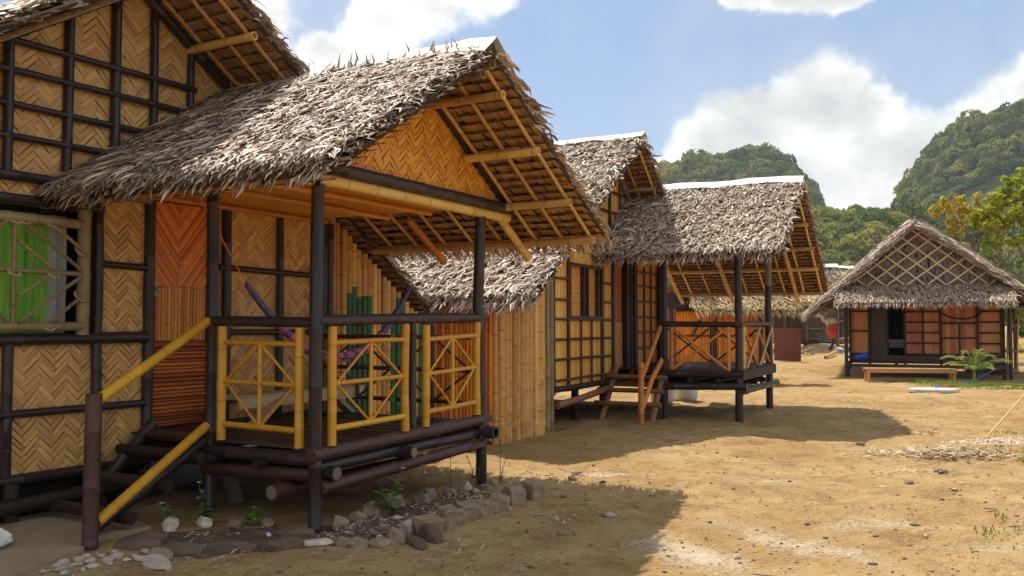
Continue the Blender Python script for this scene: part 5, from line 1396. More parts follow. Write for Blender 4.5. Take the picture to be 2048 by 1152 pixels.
# leaf bits and gravel in the bed
def scatter(name, n, xr, yr, size, mat, kind='stuff', flat=False, poly=None, zoff=0.0):
    V = []; F = []
    base = np.array([(1, 0, 0), (0, 1, 0), (-1, 0, 0), (0, -1, 0), (0, 0, 1), (0, 0, -1)], float)
    fc = [(0, 1, 4), (1, 2, 4), (2, 3, 4), (3, 0, 4), (1, 0, 5), (2, 1, 5), (3, 2, 5), (0, 3, 5)]
    if poly is not None:
        xs, ys = poly(n); n = len(xs)
    else: xs = RNG.uniform(*xr, n); ys = RNG.uniform(*yr, n)
    zs = ground_z(xs, ys) + zoff
    s_ = size * np.exp(RNG.normal(0, .5, n)); a = RNG.uniform(0, 2 * PI, n)
    k = np.array([1, .75, .45]) if not flat else np.array([2.6, .3, .18])
    for i in range(n):
        p = base * (k * RNG.uniform(.6, 1.3, 3)) * s_[i] + RNG.normal(0, .12 * s_[i] * k[2], (6, 3))
        c, q = math.cos(a[i]), math.sin(a[i])
        V.append(np.stack([p[:, 0] * c - p[:, 1] * q + xs[i], p[:, 0] * q + p[:, 1] * c + ys[i], p[:, 2] + zs[i] + s_[i] * k[2] * .3], 1)); F += [tuple(j + 6 * i for j in f) for f in fc]
    me = bpy.data.meshes.new(name); fast_mesh(me, np.concatenate(V), F); return link(name, me, mat, kind=kind)
def in_bed(n):
    x = RNG.uniform(-.2, 1.8, n); lo = np.interp(x, [-.2, .1, 1.8], [-.42, -.65, -.72]); hi = np.interp(x, [-.2, .2, 1.8], [-.1, -.15, -.2]); return x, RNG.uniform(lo, hi)
scatter('bed_gravel', 900, None, None, .014, MT['gravel'], poly=in_bed, zoff=.025)
def in_lane(n):
    r = RNG.normal(0, 1, n); d = 3.2 * np.exp(RNG.uniform(0, 1.9, n)); r = RNG.uniform(-.62, .66, n) * d
    x = CAM[0] + RT[0] * r + FH[0] * d; y = CAM[1] + RT[1] * r + FH[1] * d
    k = ~((y > .2 + .3 * (x > 0)) & (x < 9)) | ((x < -.9) & (y < .8)); return x[k], y[k]
scatter('lane_grit', 8000, None, None, .0095, MT['gravel'], poly=in_lane)
scatter('straw_bits', 1300, None, None, .012, MT['litter'], poly=in_lane, flat=True)
scatter('slab_grit', 260, (-1.9, -.9), (.15, .75), .008, MT['stone_pale'])
# ---- named stones in the lane
for x, y, s_, lb in [(5.15, -3.75, .09, 'flat grey stone half buried in the sunny lane'), (4.3, -3.55, .055, 'tan fist-sized stone lying alone in the sunny lane'), (7.0, -2.7, .06, 'tan stone on bare sand right of the second hut shadow'),
                 (3.1, -.62, .07, 'pale chip of rubble at the edge of the nearest hut shadow'), (2.85, -.7, .05, 'dark chip beside the pale rubble near the hut shadow'), (1.98, -1.05, .035, 'dark pebble just outside the last kerb block')]:
    stone('lane_stone', lb, 'stone', (x, y, gz(x, y) + s_ * .25), (s_, s_ * .7, s_ * .5), RNG.uniform(0, 3), MT['stone'], int(x * 77), .3, None)
for x, y, L, a, lb in [(2.05, -3.9, .16, .4, 'bleached sliver of cane lying in the sunny foreground'), (3.4, -4.3, .1, 2.0, 'short pale stick near the right foreground grass')]:
    MB().tube([(x, y, gz(x, y) + .012), (x + L * math.cos(a), y + L * math.sin(a), gz(x, y) + .02)], .008, 6).build('cane_sliver', MT['plank'], label=lb, cat='stick')
# ---- litter heap and grass
def heap(name, cx, cy, rx, ry, rot, n, L, W, mat, h=.05, kind='stuff'):
    u = RNG.normal(0, .42, n); v_ = RNG.normal(0, .42, n); c, s_ = math.cos(rot), math.sin(rot)
    x = cx + u * rx * c - v_ * ry * s_; y = cy + u * rx * s_ + v_ * ry * c
    P = np.stack([x, y, ground_z(x, y) + RNG.uniform(0, 1, n) * h * np.exp(-(u ** 2 + v_ ** 2) * 2)], 1); a = RNG.uniform(0, 2 * PI, n)
    D = np.stack([np.cos(a), np.sin(a), RNG.normal(.12, .15, n)], 1)
    v, f = strips(P, D, np.repeat([[0, 0, 1.]], n, 0), RNG.uniform(*L, n), RNG.uniform(*W, n), RNG.uniform(0, .02, n), np.zeros(n), RNG.uniform(0, .02, n))
    me = bpy.data.meshes.new(name); fast_mesh(me, v, f); return link(name, me, mat, kind=kind)
heap('leaf_litter', 6.45, -3.70, .85, .45, RZ, 620, (.06, .22), (.008, .022), MT['litter'], .10)
for hx, hy, hn in ((4.9, -3.6, 60), (8.9, -3.2, 80), (3.2, -.7, 60), (13.5, -1.5, 90)): heap('leaf_litter', hx, hy, .5, .25, RZ, hn, (.04, .14), (.006, .016), MT['litter'], .03)
for hx, hy, hn, hr in ((.9, -.42, 150, .55), (1.5, -.5, 90, .35), (-.3, .2, 60, .4), (-.7, .4, 60, .4), (.1, -1.2, 40, .6), (-.9, -.1, 40, .4), (1.3, -1.4, 40, .8), (2.6, -.2, 60, .5)): heap('leaf_litter', hx, hy, hr, hr * .6, .5, hn, (.02, .07), (.005, .016), MT['litter'], .02)
def grass(name, spots, dens, h):
    V = []; F = []; k = 0
    for cx, cy, rx, ry in spots:
        n = int(dens * rx * ry)
        x = cx + RNG.normal(0, .45, n) * rx; y = cy + RNG.normal(0, .45, n) * ry
        keep = fbm(x * 3, y * 3, 3, 31) > -.06; x = x[keep]; y = y[keep]; n = len(x)
        if not n: continue
        a = RNG.uniform(0, 2 * PI, n); hh = h * RNG.uniform(.5, 1.4, n); w_ = hh * .10 + .0015; le = RNG.uniform(.2, .9, n) * hh
        z = ground_z(x, y) - .005; dx, dy_ = np.cos(a), np.sin(a)
        b0 = np.stack([x - dy_ * w_, y + dx * w_, z], 1); b1 = np.stack([x + dy_ * w_, y - dx * w_, z], 1)
        m0 = np.stack([x + dx * le * .35 - dy_ * w_ * .8, y + dy_ * le * .35 + dx * w_ * .8, z + hh * .65], 1); m1 = np.stack([x + dx * le * .35 + dy_ * w_ * .8, y + dy_ * le * .35 - dx * w_ * .8, z + hh * .65], 1)
        tp = np.stack([x + dx * le, y + dy_ * le, z + hh], 1)
        V.append(np.stack([b0, b1, m1, m0, tp], 1).reshape(-1, 3)); o = k + np.arange(n) * 5
        F += [tuple(q) for q in np.stack([o, o + 1, o + 2, o + 3], 1)] + [tuple(q) for q in np.stack([o + 3, o + 2, o + 4], 1)]; k += 5 * n
    me = bpy.data.meshes.new(name); fast_mesh(me, np.concatenate(V), F); return link(name, me, MT['grass'], kind='stuff')
g1 = street(11.65, 21.9)
grass('grass', [(g1[0], g1[1], 1.0, 1.4), (g1[0] + .9, g1[1] + 1.4, .5, .9), (g1[0] + .2, g1[1] - 1.4, .5, .9), (g1[0] + 1.2, g1[1] - 2.4, .8, .8)], 4200, .06)
grass('grass', [(2.35, -4.3, .22, .16), (2.0, -4.45, .14, .1), (3.2, -4.35, .18, .1), (2.9, -4.6, .3, .2), (4.2, -4.65, .3, .2), (6.9, -4.15, .35, .25), (7.6, -4.35, .4, .25), (6.2, -3.95, .3, .2), (9.4, -4.3, .3, .3), (2.5, -4.75, .3, .25), (6.6, -4.5, .5, .3), (1.7, -4.2, .1, .07)], 1500, .035)
# ---- plastic bag at the left edge
me = rock_mesh('plastic_bag', (.16, .14, .11), 71, 0, 3)
bagx = thing('plastic_bag', 'translucent white plastic bag with green print at the bottom left on the slab', 'bag', (-1.60, 1.36, .04))
bagx.scale = (.8, .8, .85)
mb = MB(); n = 18; V = []
for j, (rr, z) in enumerate(((.08, .0), (.15, .04), (.14, .10), (.09, .16), (.05, .22), (.06, .30), (.08, .34))):
    for i in range(n):
        a = i / n * 2 * PI; q = rr * (1 + .22 * math.sin(i * 2.7 + j * 1.1) + .12 * math.sin(i * 5.3)); V.append((q * math.cos(a) * 1.1 - .12 * z * 2, q * math.sin(a), z))
mb.add(V, [(j * n + i, j * n + (i + 1) % n, (j + 1) * n + (i + 1) % n, (j + 1) * n + i) for j in range(6) for i in range(n)] + [tuple(range(n - 1, -1, -1))]).build('bag_skin', MT['whitebag'], bagx)
me.clear_geometry(); bpy.data.meshes.remove(me)
o = link('green_print', rock_mesh('green_print', (.02, .06, .045), 72, 0, 2), MT['herb'], bagx); o.location = (-.07, -.12, .07)
# ---- sacks under the second hut
for x, y, s_, lb in ((12.25, 1.42, 1.0, 'white woven sack standing under the far end of the second porch'), (11.55, 1.62, .9, 'greyish white sack in the shade left of the other under the second porch')):
    mb = MB(); V = []; n = 20
    for j, (rr, z) in enumerate(((.16, 0), (.24, .05), (.25, .2), (.27, .34), (.28, .46), (.22, .52), (.08, .5))):
        for i in range(n):
            a = i / n * 2 * PI; q = rr * s_ * (1 + .05 * math.sin(i * 2 + j) + .04 * math.sin(i * 5 + 2 * j)); V.append((q * math.cos(a), q * math.sin(a), z * s_))
    mb.add(V, [(j * n + i, j * n + (i + 1) % n, (j + 1) * n + (i + 1) % n, (j + 1) * n + i) for j in range(6) for i in range(n)] + [tuple(range(n - 1, -1, -1)), tuple(range(6 * n, 7 * n))], None, 0, True)
    o = mb.build('sack', MT['sack'], label=lb, cat='sack'); o.location = (x, y, gz(x, y) - .01)

# ================================================================== things by the third hut
t = thing('low_bench', 'low reddish plank bench standing in the sun before the lattice-gabled hut', 'bench', street(10.50, 23.85), RZ - R_(10))
mb = MB()
for i in range(3): mb.box((0, -.14 + i * .14, .345), (2.26, .135, .03))
mb.build('seat', MT['bench'], t)
MB().box((0, -.215, .285), (2.24, .03, .08)).build('apron', MT['bench'], t); MB().box((0, .215, .285), (2.24, .03, .08)).build('apron', MT['bench'], t)
for sx in (-1.06, 1.06):
    for sy in (-.17, .17): MB().box((sx, sy, .13), (.07, .06, .27)).build('leg', MT['bench'], t)
def palm(label, loc):
    t = thing('palm_seedling', label, 'palm', loc); t.scale = (.86, .86, .9)
    MB().tube([(0, 0, -.03), (0, 0, .28), (.01, 0, .42)], [.055, .045, .02], 10).build('trunk', MT['palm'], t)
    rt = RT
    fr = [(-.95, .10, .50, .72), (-.55, -.25, .62, .66), (-.25, .1, .80, .78), (.05, -.15, .86, .80), (.30, .12, .80, .72), (.55, -.1, .58, .74), (1.15, .0, .42, .60), (-.35, -.45, .30, .40), (.35, -.45, .28, .38), (-.7, .4, .35, .5), (.75, .45, .3, .5)]
    for (ex, ey, ez, pk) in fr:
        end = rt * ex + FH * ey; mb = MB(); N = 14
        pts = [np.array([0, 0, .38]) + end * q + np.array([0, 0, (pk - .2) * math.sin(min(1, q * 1.05) * PI * .62) * .95 - (pk - ez) * q * q * .45]) for q in np.linspace(0, 1, N)]
        mb.tube(pts, [.012, .004], 5)
        dirn = nrm(end); sdv = np.cross(dirn, [0, 0, 1.])
        for k_ in range(2, N):
            T_ = nrm(pts[k_] - pts[k_ - 1])
            for sg in (-1, 1):
                for h_ in (0,):
                    p0 = pts[k_ - 1] * (1 - h_) + pts[k_] * h_; L = .26 * math.sin(PI * (.12 + .8 * k_ / N)) + .04
                    d = nrm(T_ * .75 + sdv * sg * .6 + np.array([0, 0, -.12])); wv = np.cross(d, sdv * sg); wv = nrm(wv + [0, 0, .01]) * .0 + nrm(np.cross(d, [0, 0, 1.])) * .0075
                    mb.add([p0 - wv, p0 + wv, p0 + d * L * .6 + wv - np.array([0, 0, .02]), p0 + d * L - np.array([0, 0, L * .25]), p0 + d * L * .6 - wv - np.array([0, 0, .02])], [(0, 1, 2, 3, 4)])
        mb.build('frond', MT['palm'], t)
    for ex, ez, wd_ in ((-.10, .80, .05), (.06, .84, .055), (.16, .74, .045), (-.2, .7, .04)):
        e = RT * ex; mb = MB(); V = []
        for q in np.linspace(0, 1, 7): c_ = np.array([0, 0, .32]) + e * q + np.array([0, 0, (ez - .32) * q]); V += [c_ - RT * wd_ * math.sin(PI * (.1 + .88 * q)), c_ - FH * .015, c_ + RT * wd_ * math.sin(PI * (.1 + .88 * q))]
        mb.add(V, [(3 * i + j, 3 * i + j + 1, 3 * i + j + 4, 3 * i + j + 3) for i in range(6) for j in (0, 1)]).build('blade', MT['palm'], t)
palm('young coconut palm with splayed fronds growing beside the low bench', street(11.75, 22.95))
mb = MB(); n = 36; V = []
for rr, z in ((.0, .075), (.50, .07), (.53, .055), (.54, .0)):
    for i in range(n): a = i / n * 2 * PI; q = rr * (1 + .015 * math.sin(i * 1.9)); V.append((q * math.cos(a), q * math.sin(a) * .72, z))
mb.add(V, [(j * n + i, j * n + (i + 1) % n, (j + 1) * n + (i + 1) % n, (j + 1) * n + i) for j in range(3) for i in range(n)])
o = mb.build('concrete_cover', MT['concrete'], label='round white concrete cover lying on the sand before the low bench', cat='cover'); o.location = street(9.45, 20.25, .01); o.rotation_euler = (0, 0, RZ)
def curve(pts, n=40):
    pts = np.array(pts, float); k = np.linspace(0, len(pts) - 1, n); q = np.stack([np.interp(k, range(len(pts)), pts[:, i]) for i in range(3)], 1)
    for _ in range(5): q[1:-1] = (q[:-2] + 2 * q[1:-1] + q[2:]) / 4
    return q
hose = thing('garden_hose', 'blue and red hose trailing from the concrete cover past the palm', 'hose', (0, 0, 0))
MB().tube(curve([street(9.7, 20.6, .10), street(10.4, 21.6, .05), street(11.2, 22.4, .04)]), .017, 8).build('hose_length', MT['redhose'], hose, label='red length of hose')
MB().tube(curve([street(11.2, 22.4, .04), street(12.0, 23.4, .05), street(12.6, 24.3, .10), street(13.7, 25.6, .25)]), .02, 8).build('hose_length', MT['bluehose'], hose, label='blue length of hose')
MB().tube([street(9.62, 20.5, .09), street(9.72, 20.62, .12)], .03, 10).build('hose_end', MT['bluehose'], hose)
me = rock_mesh('blue_bag', (.20, .15, .14), 55, 0, 3)
o = link('blue_bag', me, MT['bluebag'], label='crumpled blue plastic bag on the veranda floor of the lattice-gabled hut', cat='bag'); o.location = hut3(.50, .12, .56); o.rotation_euler = (0, 0, RZ3)
bedt = thing('bed', 'bed with a grey-blue cover seen through the dark open doorway', 'bed', hut3(1.6, 2.0, .58), RZ3)
MB().box((0, 0, .30), (1.5, 1.8, .10)).build('bed_frame', MT['plank'], bedt)
MB().box((0, 0, .42), (1.5, 1.8, .16)).build('mattress', MT['mattress'], bedt)
for sx in (-.7, .7):
    for sy in (-.8, .8): MB().box((sx, sy, .125), (.07, .07, .25)).build('leg', MT['wood_dark'], bedt)
MB().tube(curve([hut3(2.72, .45, 1.85), hut3(2.95, .4, 1.72), hut3(3.3, .38, 1.66), hut3(3.65, .4, 1.72), hut3(3.9, .45, 1.92)]), .022, 8).build('hanging_rope', MT['cord'], label='dark sagging rope slung across the front wall of the lattice-gabled hut', cat='rope')
hb = thing('hanging_bag', 'red and white plastic bag blown sideways at the left corner of the lattice-gabled hut', 'bag', hut3(-.28, .35, 1.0), RZ)
def crumple(me, amp, seed):
    rg = np.random.default_rng(seed); o_ = rg.uniform(0, 30, 2)
    for v in me.vertices:
        p = np.array(v.co); k_ = float(fbm(np.array([p[0] * 9 + o_[0] + p[1] * 5]), np.array([p[2] * 9 + o_[1]]), 3, seed)[0]); v.co = Vector(p * (1 + amp * k_))
    return me
o = link('bag_body', crumple(rock_mesh('bag_body', (.19, .14, .25), 81, 0, 4), 1.3, 5), MT['redcloth'], hb); o.location = (-.10, 0, .38)
o = link('bag_top', crumple(rock_mesh('bag_top', (.26, .13, .13), 82, 0, 4), 1.3, 6), MT['whitebag'], hb); o.location = (-.18, .02, .62); o.rotation_euler = (0, .25, 0)
MB().beam((-.34, 0, .64), (-.66, 0, .98), .03, .07).build('handle', MT['whitebag'], hb)
MB().tube([(-.08, 0, .18), (-.10, 0, -.05), (-.2, 0, -.25)], [.045, .04, .05], 8).build('stick', MT['brown'], hb)
MB().tube([(.0, 0, .70), (.22, -.25, .95)], .008, 6).build('string', MT['whitebag'], hb)
mb = MB(); mb.tube([street(8.27 * 0 + 6.2, 11.85, .02), street(8.05, 13.3, 1.02)], [.014, .011], 8, .3)
mb.build('bamboo_stick', MT['cane'], label='thin bamboo stick standing aslant in the pale sand patch at the right', cat='stick')
sm_ = heap('sand_mound', 8.05, -4.2, .9, .28, RZ, 200, (.03, .09), (.01, .02), MT['lime'], .05)
# ---- behind: board, boat boards, mound, blocks, poles, wheel pile
def lane_z(r, d): p = street(r, d); return gz(p[0], p[1])
t = MB(); t.beam((0, 0, .58), (.95, 0, .58), .02, 1.15); V = t
o = t.build('leaning_board', MT['rust'], label='rust-brown square board leaning upright between the second and third huts', cat='board'); o.location = street(9.30, 32.0, lane_z(9.3, 32)); o.rotation_euler = (R_(-6), R_(2), RZ)
def hull(label, mat, r, d, L, z, wdt, rz):
    mb = MB(); n = 24; V = []
    for i in range(n + 1):
        x = -L / 2 + L * i / n; q = (1 - abs(2 * i / n - 1) ** 3); w_ = wdt * q + .02; sheer = .18 * (2 * i / n - 1) ** 2
        V += [(x, -w_, .34 + sheer), (x, -w_ * .7, .05 + sheer * .6), (x, w_ * .7, .05 + sheer * .6), (x, w_, .34 + sheer), (x, 0, .30 + sheer)]
    F = [(i * 5 + j, (i + 1) * 5 + j, (i + 1) * 5 + (j + 1) % 5, i * 5 + (j + 1) % 5) for i in range(n) for j in range(5)]
    o = mb.add(V, F + [(0, 1, 2, 3, 4), tuple(n * 5 + k for k in (4, 3, 2, 1, 0))], None, 0, True).build('upturned_canoe', mat, label=label, cat='canoe'); o.location = street(r, d, z); o.rotation_euler = (0, 0, RZ + rz); return o
hull('long maroon canoe hull lying behind the sand mound', MT['hull'], 15.1, 44.0, 4.6, lane_z(15, 44) + .02, .3, .05)
hull('pale grey board-like canoe float in front of the maroon hull', MT['concrete'], 15.9, 42.6, 3.0, lane_z(15.9, 42.6) - .2, .16, .03)
mp = street(13.3, 39.5); n_ = 40
sx, sy = np.meshgrid(np.linspace(-1.6, 1.6, n_), np.linspace(-1, 1, n_)); hz = .42 * np.exp(-(sx / .8) ** 2 - (sy / .55) ** 2) + .10 * fbm(sx * 5, sy * 5, 4, 77) * np.exp(-(sx / 1.1) ** 2 - (sy / .7) ** 2) - .03
me = bpy.data.meshes.new('soil_mound'); ii = np.arange(n_ * n_).reshape(n_, n_)
fast_mesh(me, np.stack([sx, sy, hz], -1).reshape(-1, 3), np.stack([ii[:-1, :-1], ii[:-1, 1:], ii[1:, 1:], ii[1:, :-1]], -1).reshape(-1, 4), None, None, np.ones((n_ - 1) ** 2, bool))
o = link('soil_mound', me, MT['sand'], kind='structure'); o.location = (mp[0], mp[1], lane_z(13.3, 39.5)); o.rotation_euler = (0, 0, RZ)
def cblock(label, r, d, rz, tilt):
    mb = MB(); mb.box((0, 0, .1), (.42, .2, .03)).box((0, 0, -.1), (.42, .2, .03))
    for x in (-.195, 0, .195): mb.box((x, 0, 0), (.03, .2, .17))
    o = mb.build('concrete_block', MT['concrete'], label=label, cat='block'); o.location = street(r, d, lane_z(r, d) + .14); o.rotation_euler = (tilt, .1, RZ + rz)
    return o
cblock('pale hollow concrete block tipped on edge right of the soil mound', 13.85, 38.2, .7, .5); cblock('grey hollow concrete block behind the tipped one', 14.9, 40.2, .3, .2)
for lb, a, b, r in (('long bamboo pole lying across the lane near the lattice-gabled hut', (11.6, 33.4), (13.1, 36.5), .06), ('bamboo pole lying behind the concrete blocks', (14.3, 42), (17.5, 44), .06)):
    MB().tube([street(*a, lane_z(*a) + .07), street(*b, lane_z(*b) + .16)], r, 10, .5, hollow=True).build('loose_pole', MT['cane'], label=lb, cat='pole')
MB().tube([street(10.8, 34.5, lane_z(10.8, 34.5) + .1), street(12.5, 37.5, lane_z(12.5, 37.5) + .25)], .06, 8).build('loose_pole', MT['cane_old'], label='grey pole resting on rubble behind the rust-brown board', cat='pole')
scatter('rubble', 60, None, None, .12, MT['stone'], poly=lambda n: (street(11.6, 38.0)[0] + RNG.normal(0, .5, n), street(11.6, 38.0)[1] + RNG.normal(0, .5, n)))
# fence right of the third hut
fe = thing('bamboo_fence', 'broken bamboo fence of thin poles right of the lattice-gabled hut', 'fence', street(15.0, 27.6), RZ)
for x in (0, .42, .9, 1.6): pole('fence_post', (x, 0, -.1), (x, .02, 2.0), .06, MT['cane_old'], fe, .4)
for z in (.7, 1.5): pole('fence_rail', (-.2, -.06, z), (2.2, -.06, z), .04, MT['cane_old'], fe, .4)
for i in range(5): pole('fence_pole', (.1 + i * .3, -.08, .1 + .2 * (i % 2)), (.16 + i * .3, -.08, 1.7), .03, MT['cane'], fe, .4)
scatter('stone_heap', 90, None, None, .13, MT['stone'], poly=lambda n: (street(15.0, 28.4)[0] + RNG.normal(0, .4, n), street(15.0, 28.4)[1] + RNG.normal(0, .4, n)))

# ================================================================== trees
def leaf_cloud(n_clump, centers, radii, per, size, squash=.8):
    """leaf quads gathered in clumps; returns verts, quads"""
    P = []
    for c, r in zip(centers, radii):
        m = int(per * r * r); u = RNG.normal(0, 1, (m, 3)); u /= np.linalg.norm(u, axis=1)[:, None]
        q = u * (r * RNG.uniform(.35, 1.0, m) ** .6)[:, None]; q[:, 2] *= squash; P.append(np.array(c) + q)
    P = np.concatenate(P); n = len(P)
    D = RNG.normal(0, 1, (n, 3)); D[:, 2] -= .3; D /= np.linalg.norm(D, axis=1)[:, None]
    B = np.cross(D, RNG.normal(0, 1, (n, 3))); B /= np.linalg.norm(B, axis=1)[:, None]
    s = size * RNG.uniform(.6, 1.4, n)[:, None]
    V = np.stack([P - D * s * .5, P + B * s * .28, P + D * s * .6, P - B * s * .28], 1).reshape(-1, 3)
    return V, np.arange(n * 4).reshape(-1, 4)
def tree(name, label, loc, trunk, limbs, clumps, per, size, mat, bark='bark'):
    t = thing(name, label, 'tree', loc, RZ, None)
    MB().tube(trunk, [.13, .09, .05], 10, jit=.06).build('trunk', MT[bark], t)
    for l in limbs: MB().tube(l, [.055, .03, .012], 8, jit=.05).build('branch', MT[bark], t)
    V, F = leaf_cloud(0, [c[:3] for c in clumps], [c[3] for c in clumps], per, size)
    me = bpy.data.meshes.new('crown'); fast_mesh(me, V, F); link('crown', me, MT[mat], t)
def clumps(spec, k, jit, rr):
    out = []
    for (x, y, z, R) in spec:
        for _ in range(k):
            d = RNG.normal(0, 1, 3); d /= np.linalg.norm(d); out.append((x + d[0] * R * jit, y + d[1] * R * jit, z + d[2] * R * .7, R * RNG.uniform(*rr)))
    return out
tree('amber_tree', 'young tree with amber and yellow leaves behind the right slope of the lattice-gabled hut', street(17.15, 33, .55),
     [(0, 0, -.2), (-.1, 0, 2.2), (-.2, 0, 4.2)],
     [[(-.1, 0, 2.6), (-.6, 0, 3.9), (-1.3, 0, 5.0)], [(-.15, 0, 3.2), (.2, .1, 4.4), (.5, 0, 5.3)], [(-.2, 0, 3.8), (-.6, .1, 4.8), (-.3, 0, 5.6)]],
     clumps([(-1.1, 0, 5.1, .55), (-.5, 0, 5.0, .6), (.1, .1, 5.1, .5), (-.8, 0, 4.5, .4), (.4, 0, 4.6, .45), (-.9, 0, 5.5, .4), (.3, 0, 5.6, .4)], 15, 1.0, (.14, .32)), 1500, .15, 'leaf_amber')
tree('lime_tree', 'tall tree with lime green leaves and bare leaning limbs at the right edge', street(18.95, 32.5, .35),
     [(0, 0, -.2), (-.1, 0, 2.5), (.2, 0, 5.0)],
     [[(-.1, 0, 2.2), (-1.1, 0, 3.4), (-1.9, 0, 4.6)], [(-.1, 0, 2.8), (-.8, 0, 4.4), (-.6, .1, 5.9)], [(0, 0, 3.2), (.8, 0, 4.5), (1.4, 0, 5.6)], [(0, 0, 3.6), (-.2, 0, 5.4), (-.1, 0, 6.6)], [(-1.0, 0, 3.3), (-1.5, 0, 3.6), (-2.0, 0, 3.65)]],
     clumps([(-1.6, 0, 5.0, .6), (-.9, 0, 5.4, .7), (-.2, 0, 6.0, .8), (.5, 0, 5.6, .9), (1.3, 0, 5.6, .9), (-.4, 0, 4.6, .7), (.7, .2, 4.6, .8), (-1.5, 0, 4.2, .4), (1.6, 0, 4.4, .9), (-1.2, 0, 5.8, .5), (-.5, 0, 6.5, .5)], 17, 1.05, (.14, .34)), 1300, .16, 'leaf_lime')
tree('leafy_bush', 'dense green bush under the lime tree right of the lattice-gabled hut', street(19.6, 31.5, .1), [(0, 0, -.1), (0, 0, 1.2), (.1, 0, 2.2)], [[(0, 0, .8), (-.8, 0, 1.7), (-1.1, 0, 2.6)], [(0, 0, 1.0), (.6, 0, 1.9), (1.0, 0, 2.6)]],
     clumps([(-.8, 0, 2.6, .6), (0, 0, 2.9, .7), (.9, 0, 2.8, .7), (-.3, 0, 1.7, .7), (.7, 0, 1.6, .7), (-1.0, 0, 1.6, .5), (0, 0, .8, .7), (-.9, .3, .7, .6)], 7, .9, (.3, .5)), 600, .16, 'leaf_lime')
tree('leafy_tree', 'dark green tree standing behind the lime tree', street(22.5, 42, .3), [(0, 0, -.2), (0, 0, 2.5), (.1, 0, 4.2)], [[(0, 0, 2), (-1, 0, 3.4), (-1.4, 0, 4.4)]],
     clumps([(-2.2, 0, 2.4, 1.0), (-1.2, 0, 3.6, 1.1), (.2, 0, 4.2, 1.2), (1.5, 0, 3.6, 1.2), (-.6, 0, 2.0, 1.2), (1.0, 0, 1.8, 1.2)], 7, .9, (.3, .5)), 260, .24, 'leaf_deep')
for i, (r, d, s_) in enumerate(((-6, 60, 1.2), (-1.5, 64, 1.0), (3, 66, 1.1), (7.5, 68, 1.0), (12.5, 70, 1.1), (17.5, 68, 1.0), (22, 66, 1.1), (27, 60, 1.2), (31, 52, 1.1))):
    tree('background_tree', ['green tree', 'broad green tree', 'rounded green tree', 'bushy green tree', 'loose green tree', 'thick green tree', 'spreading green tree', 'tall green tree', 'heavy green tree'][i] + ' in the belt behind the huts, ' +
         ['far left of all', 'second from the left end', 'third from the left end', 'hidden mostly by the second roof', 'left of the far straw roof', 'behind the far straw roof', 'behind the lattice-gabled roof', 'second from the right end', 'farthest right'][i],
         street(r, d, .8), [(0, 0, -.3), (.1, 0, 1.6 * s_), (0, 0, 3 * s_)], [[(0, 0, 1.2), (-1, 0, 2.4), (-1.5, 0, 3.2)], [(0, 0, 1.4), (.9, 0, 2.5), (1.4, 0, 3.3)]],
         clumps([(x_ * s_, y_, z_ * s_, 1.1 * s_) for x_, y_, z_ in ((-1.7, 0, 2.4), (-.6, .3, 3.2), (.6, 0, 3.3), (1.7, .2, 2.5), (0, 0, 2.0), (-1.3, 0, 1.4), (1.2, 0, 1.4))], 5, .9, (.3, .55)), 110, .34, 'leaf_deep')

# ================================================================== forested hills
def hill(name, d0, rs, crest, depth, nr_=120, nd_=60, seed=0, rough=.06, mat='hill', front=.5):
    """rs,crest: silhouette (lateral metres, height); rises over depth metres towards the crest, then falls"""
    r = np.linspace(rs[0], rs[-1], nr_); h = np.interp(r, rs, crest)
    for _ in range(2): h[1:-1] = (h[:-2] + 2 * h[1:-1] + h[2:]) / 4
    u = np.linspace(-1, 1.0, nd_); prof = np.where(u < 0, np.clip(1 - (-u) ** 2.2, 0, 1) ** .8, np.clip(1 - u ** 2, 0, 1))
    Rr, Uu = np.meshgrid(r, u); Pp = np.repeat(prof[:, None], nr_, 1)
    D = d0 + depth * Uu; Hh = h[None] * Pp
    Hh = Hh * (1 + rough * 3 * fbm(Rr / 22 + 5, D / 22, 4, seed)) + fbm(Rr / 8, D / 8, 3, seed + 5) * 5 * Pp - 1.0
    # keep silhouettes in proportion when nearer slopes are seen from the lane
    X = CAM[0] + RT[0] * Rr + FH[0] * D; Y = CAM[1] + RT[1] * Rr + FH[1] * D
    me = bpy.data.meshes.new(name); ii = np.arange(nr_ * nd_).reshape(nd_, nr_)
    fast_mesh(me, np.stack([X, Y, Hh], -1).reshape(-1, 3), np.stack([ii[:-1, :-1], ii[:-1, 1:], ii[1:, 1:], ii[1:, :-1]], -1).reshape(-1, 4), None, None, np.ones((nd_ - 1) * (nr_ - 1), bool))
    link(name, me, MT[mat], kind='structure')
    return X, Y, Hh, Rr, D
CROWN = []
for q in range(5):                                     # crown prototypes: leaf clumps over a lumpy dome
    rg = np.random.default_rng(500 + q); m = 300
    u = rg.normal(0, 1, (m, 3)); u[:, 2] = np.abs(u[:, 2]) * 1.1 - .25; u /= np.linalg.norm(u, axis=1)[:, None]
    lob = rg.normal(0, 1, (6, 3)); lob /= np.linalg.norm(lob, axis=1)[:, None]
    rad = .72 + .38 * np.max(u @ lob.T, 1) ** 2 * rg.uniform(.7, 1.1, m)
    P = u * rad[:, None]; P[:, 2] *= .85
    Nn = u + rg.normal(0, .55, (m, 3)); Nn /= np.linalg.norm(Nn, axis=1)[:, None]
    A = np.cross(Nn, rg.normal(0, 1, (m, 3))); A /= np.linalg.norm(A, axis=1)[:, None]; B = np.cross(Nn, A)
    s = rg.uniform(.085, .18, m)[:, None]
    CROWN.append(np.stack([P - A * s, P - B * s * .8, P + A * s, P + B * s * .8], 1).reshape(-1, 3))
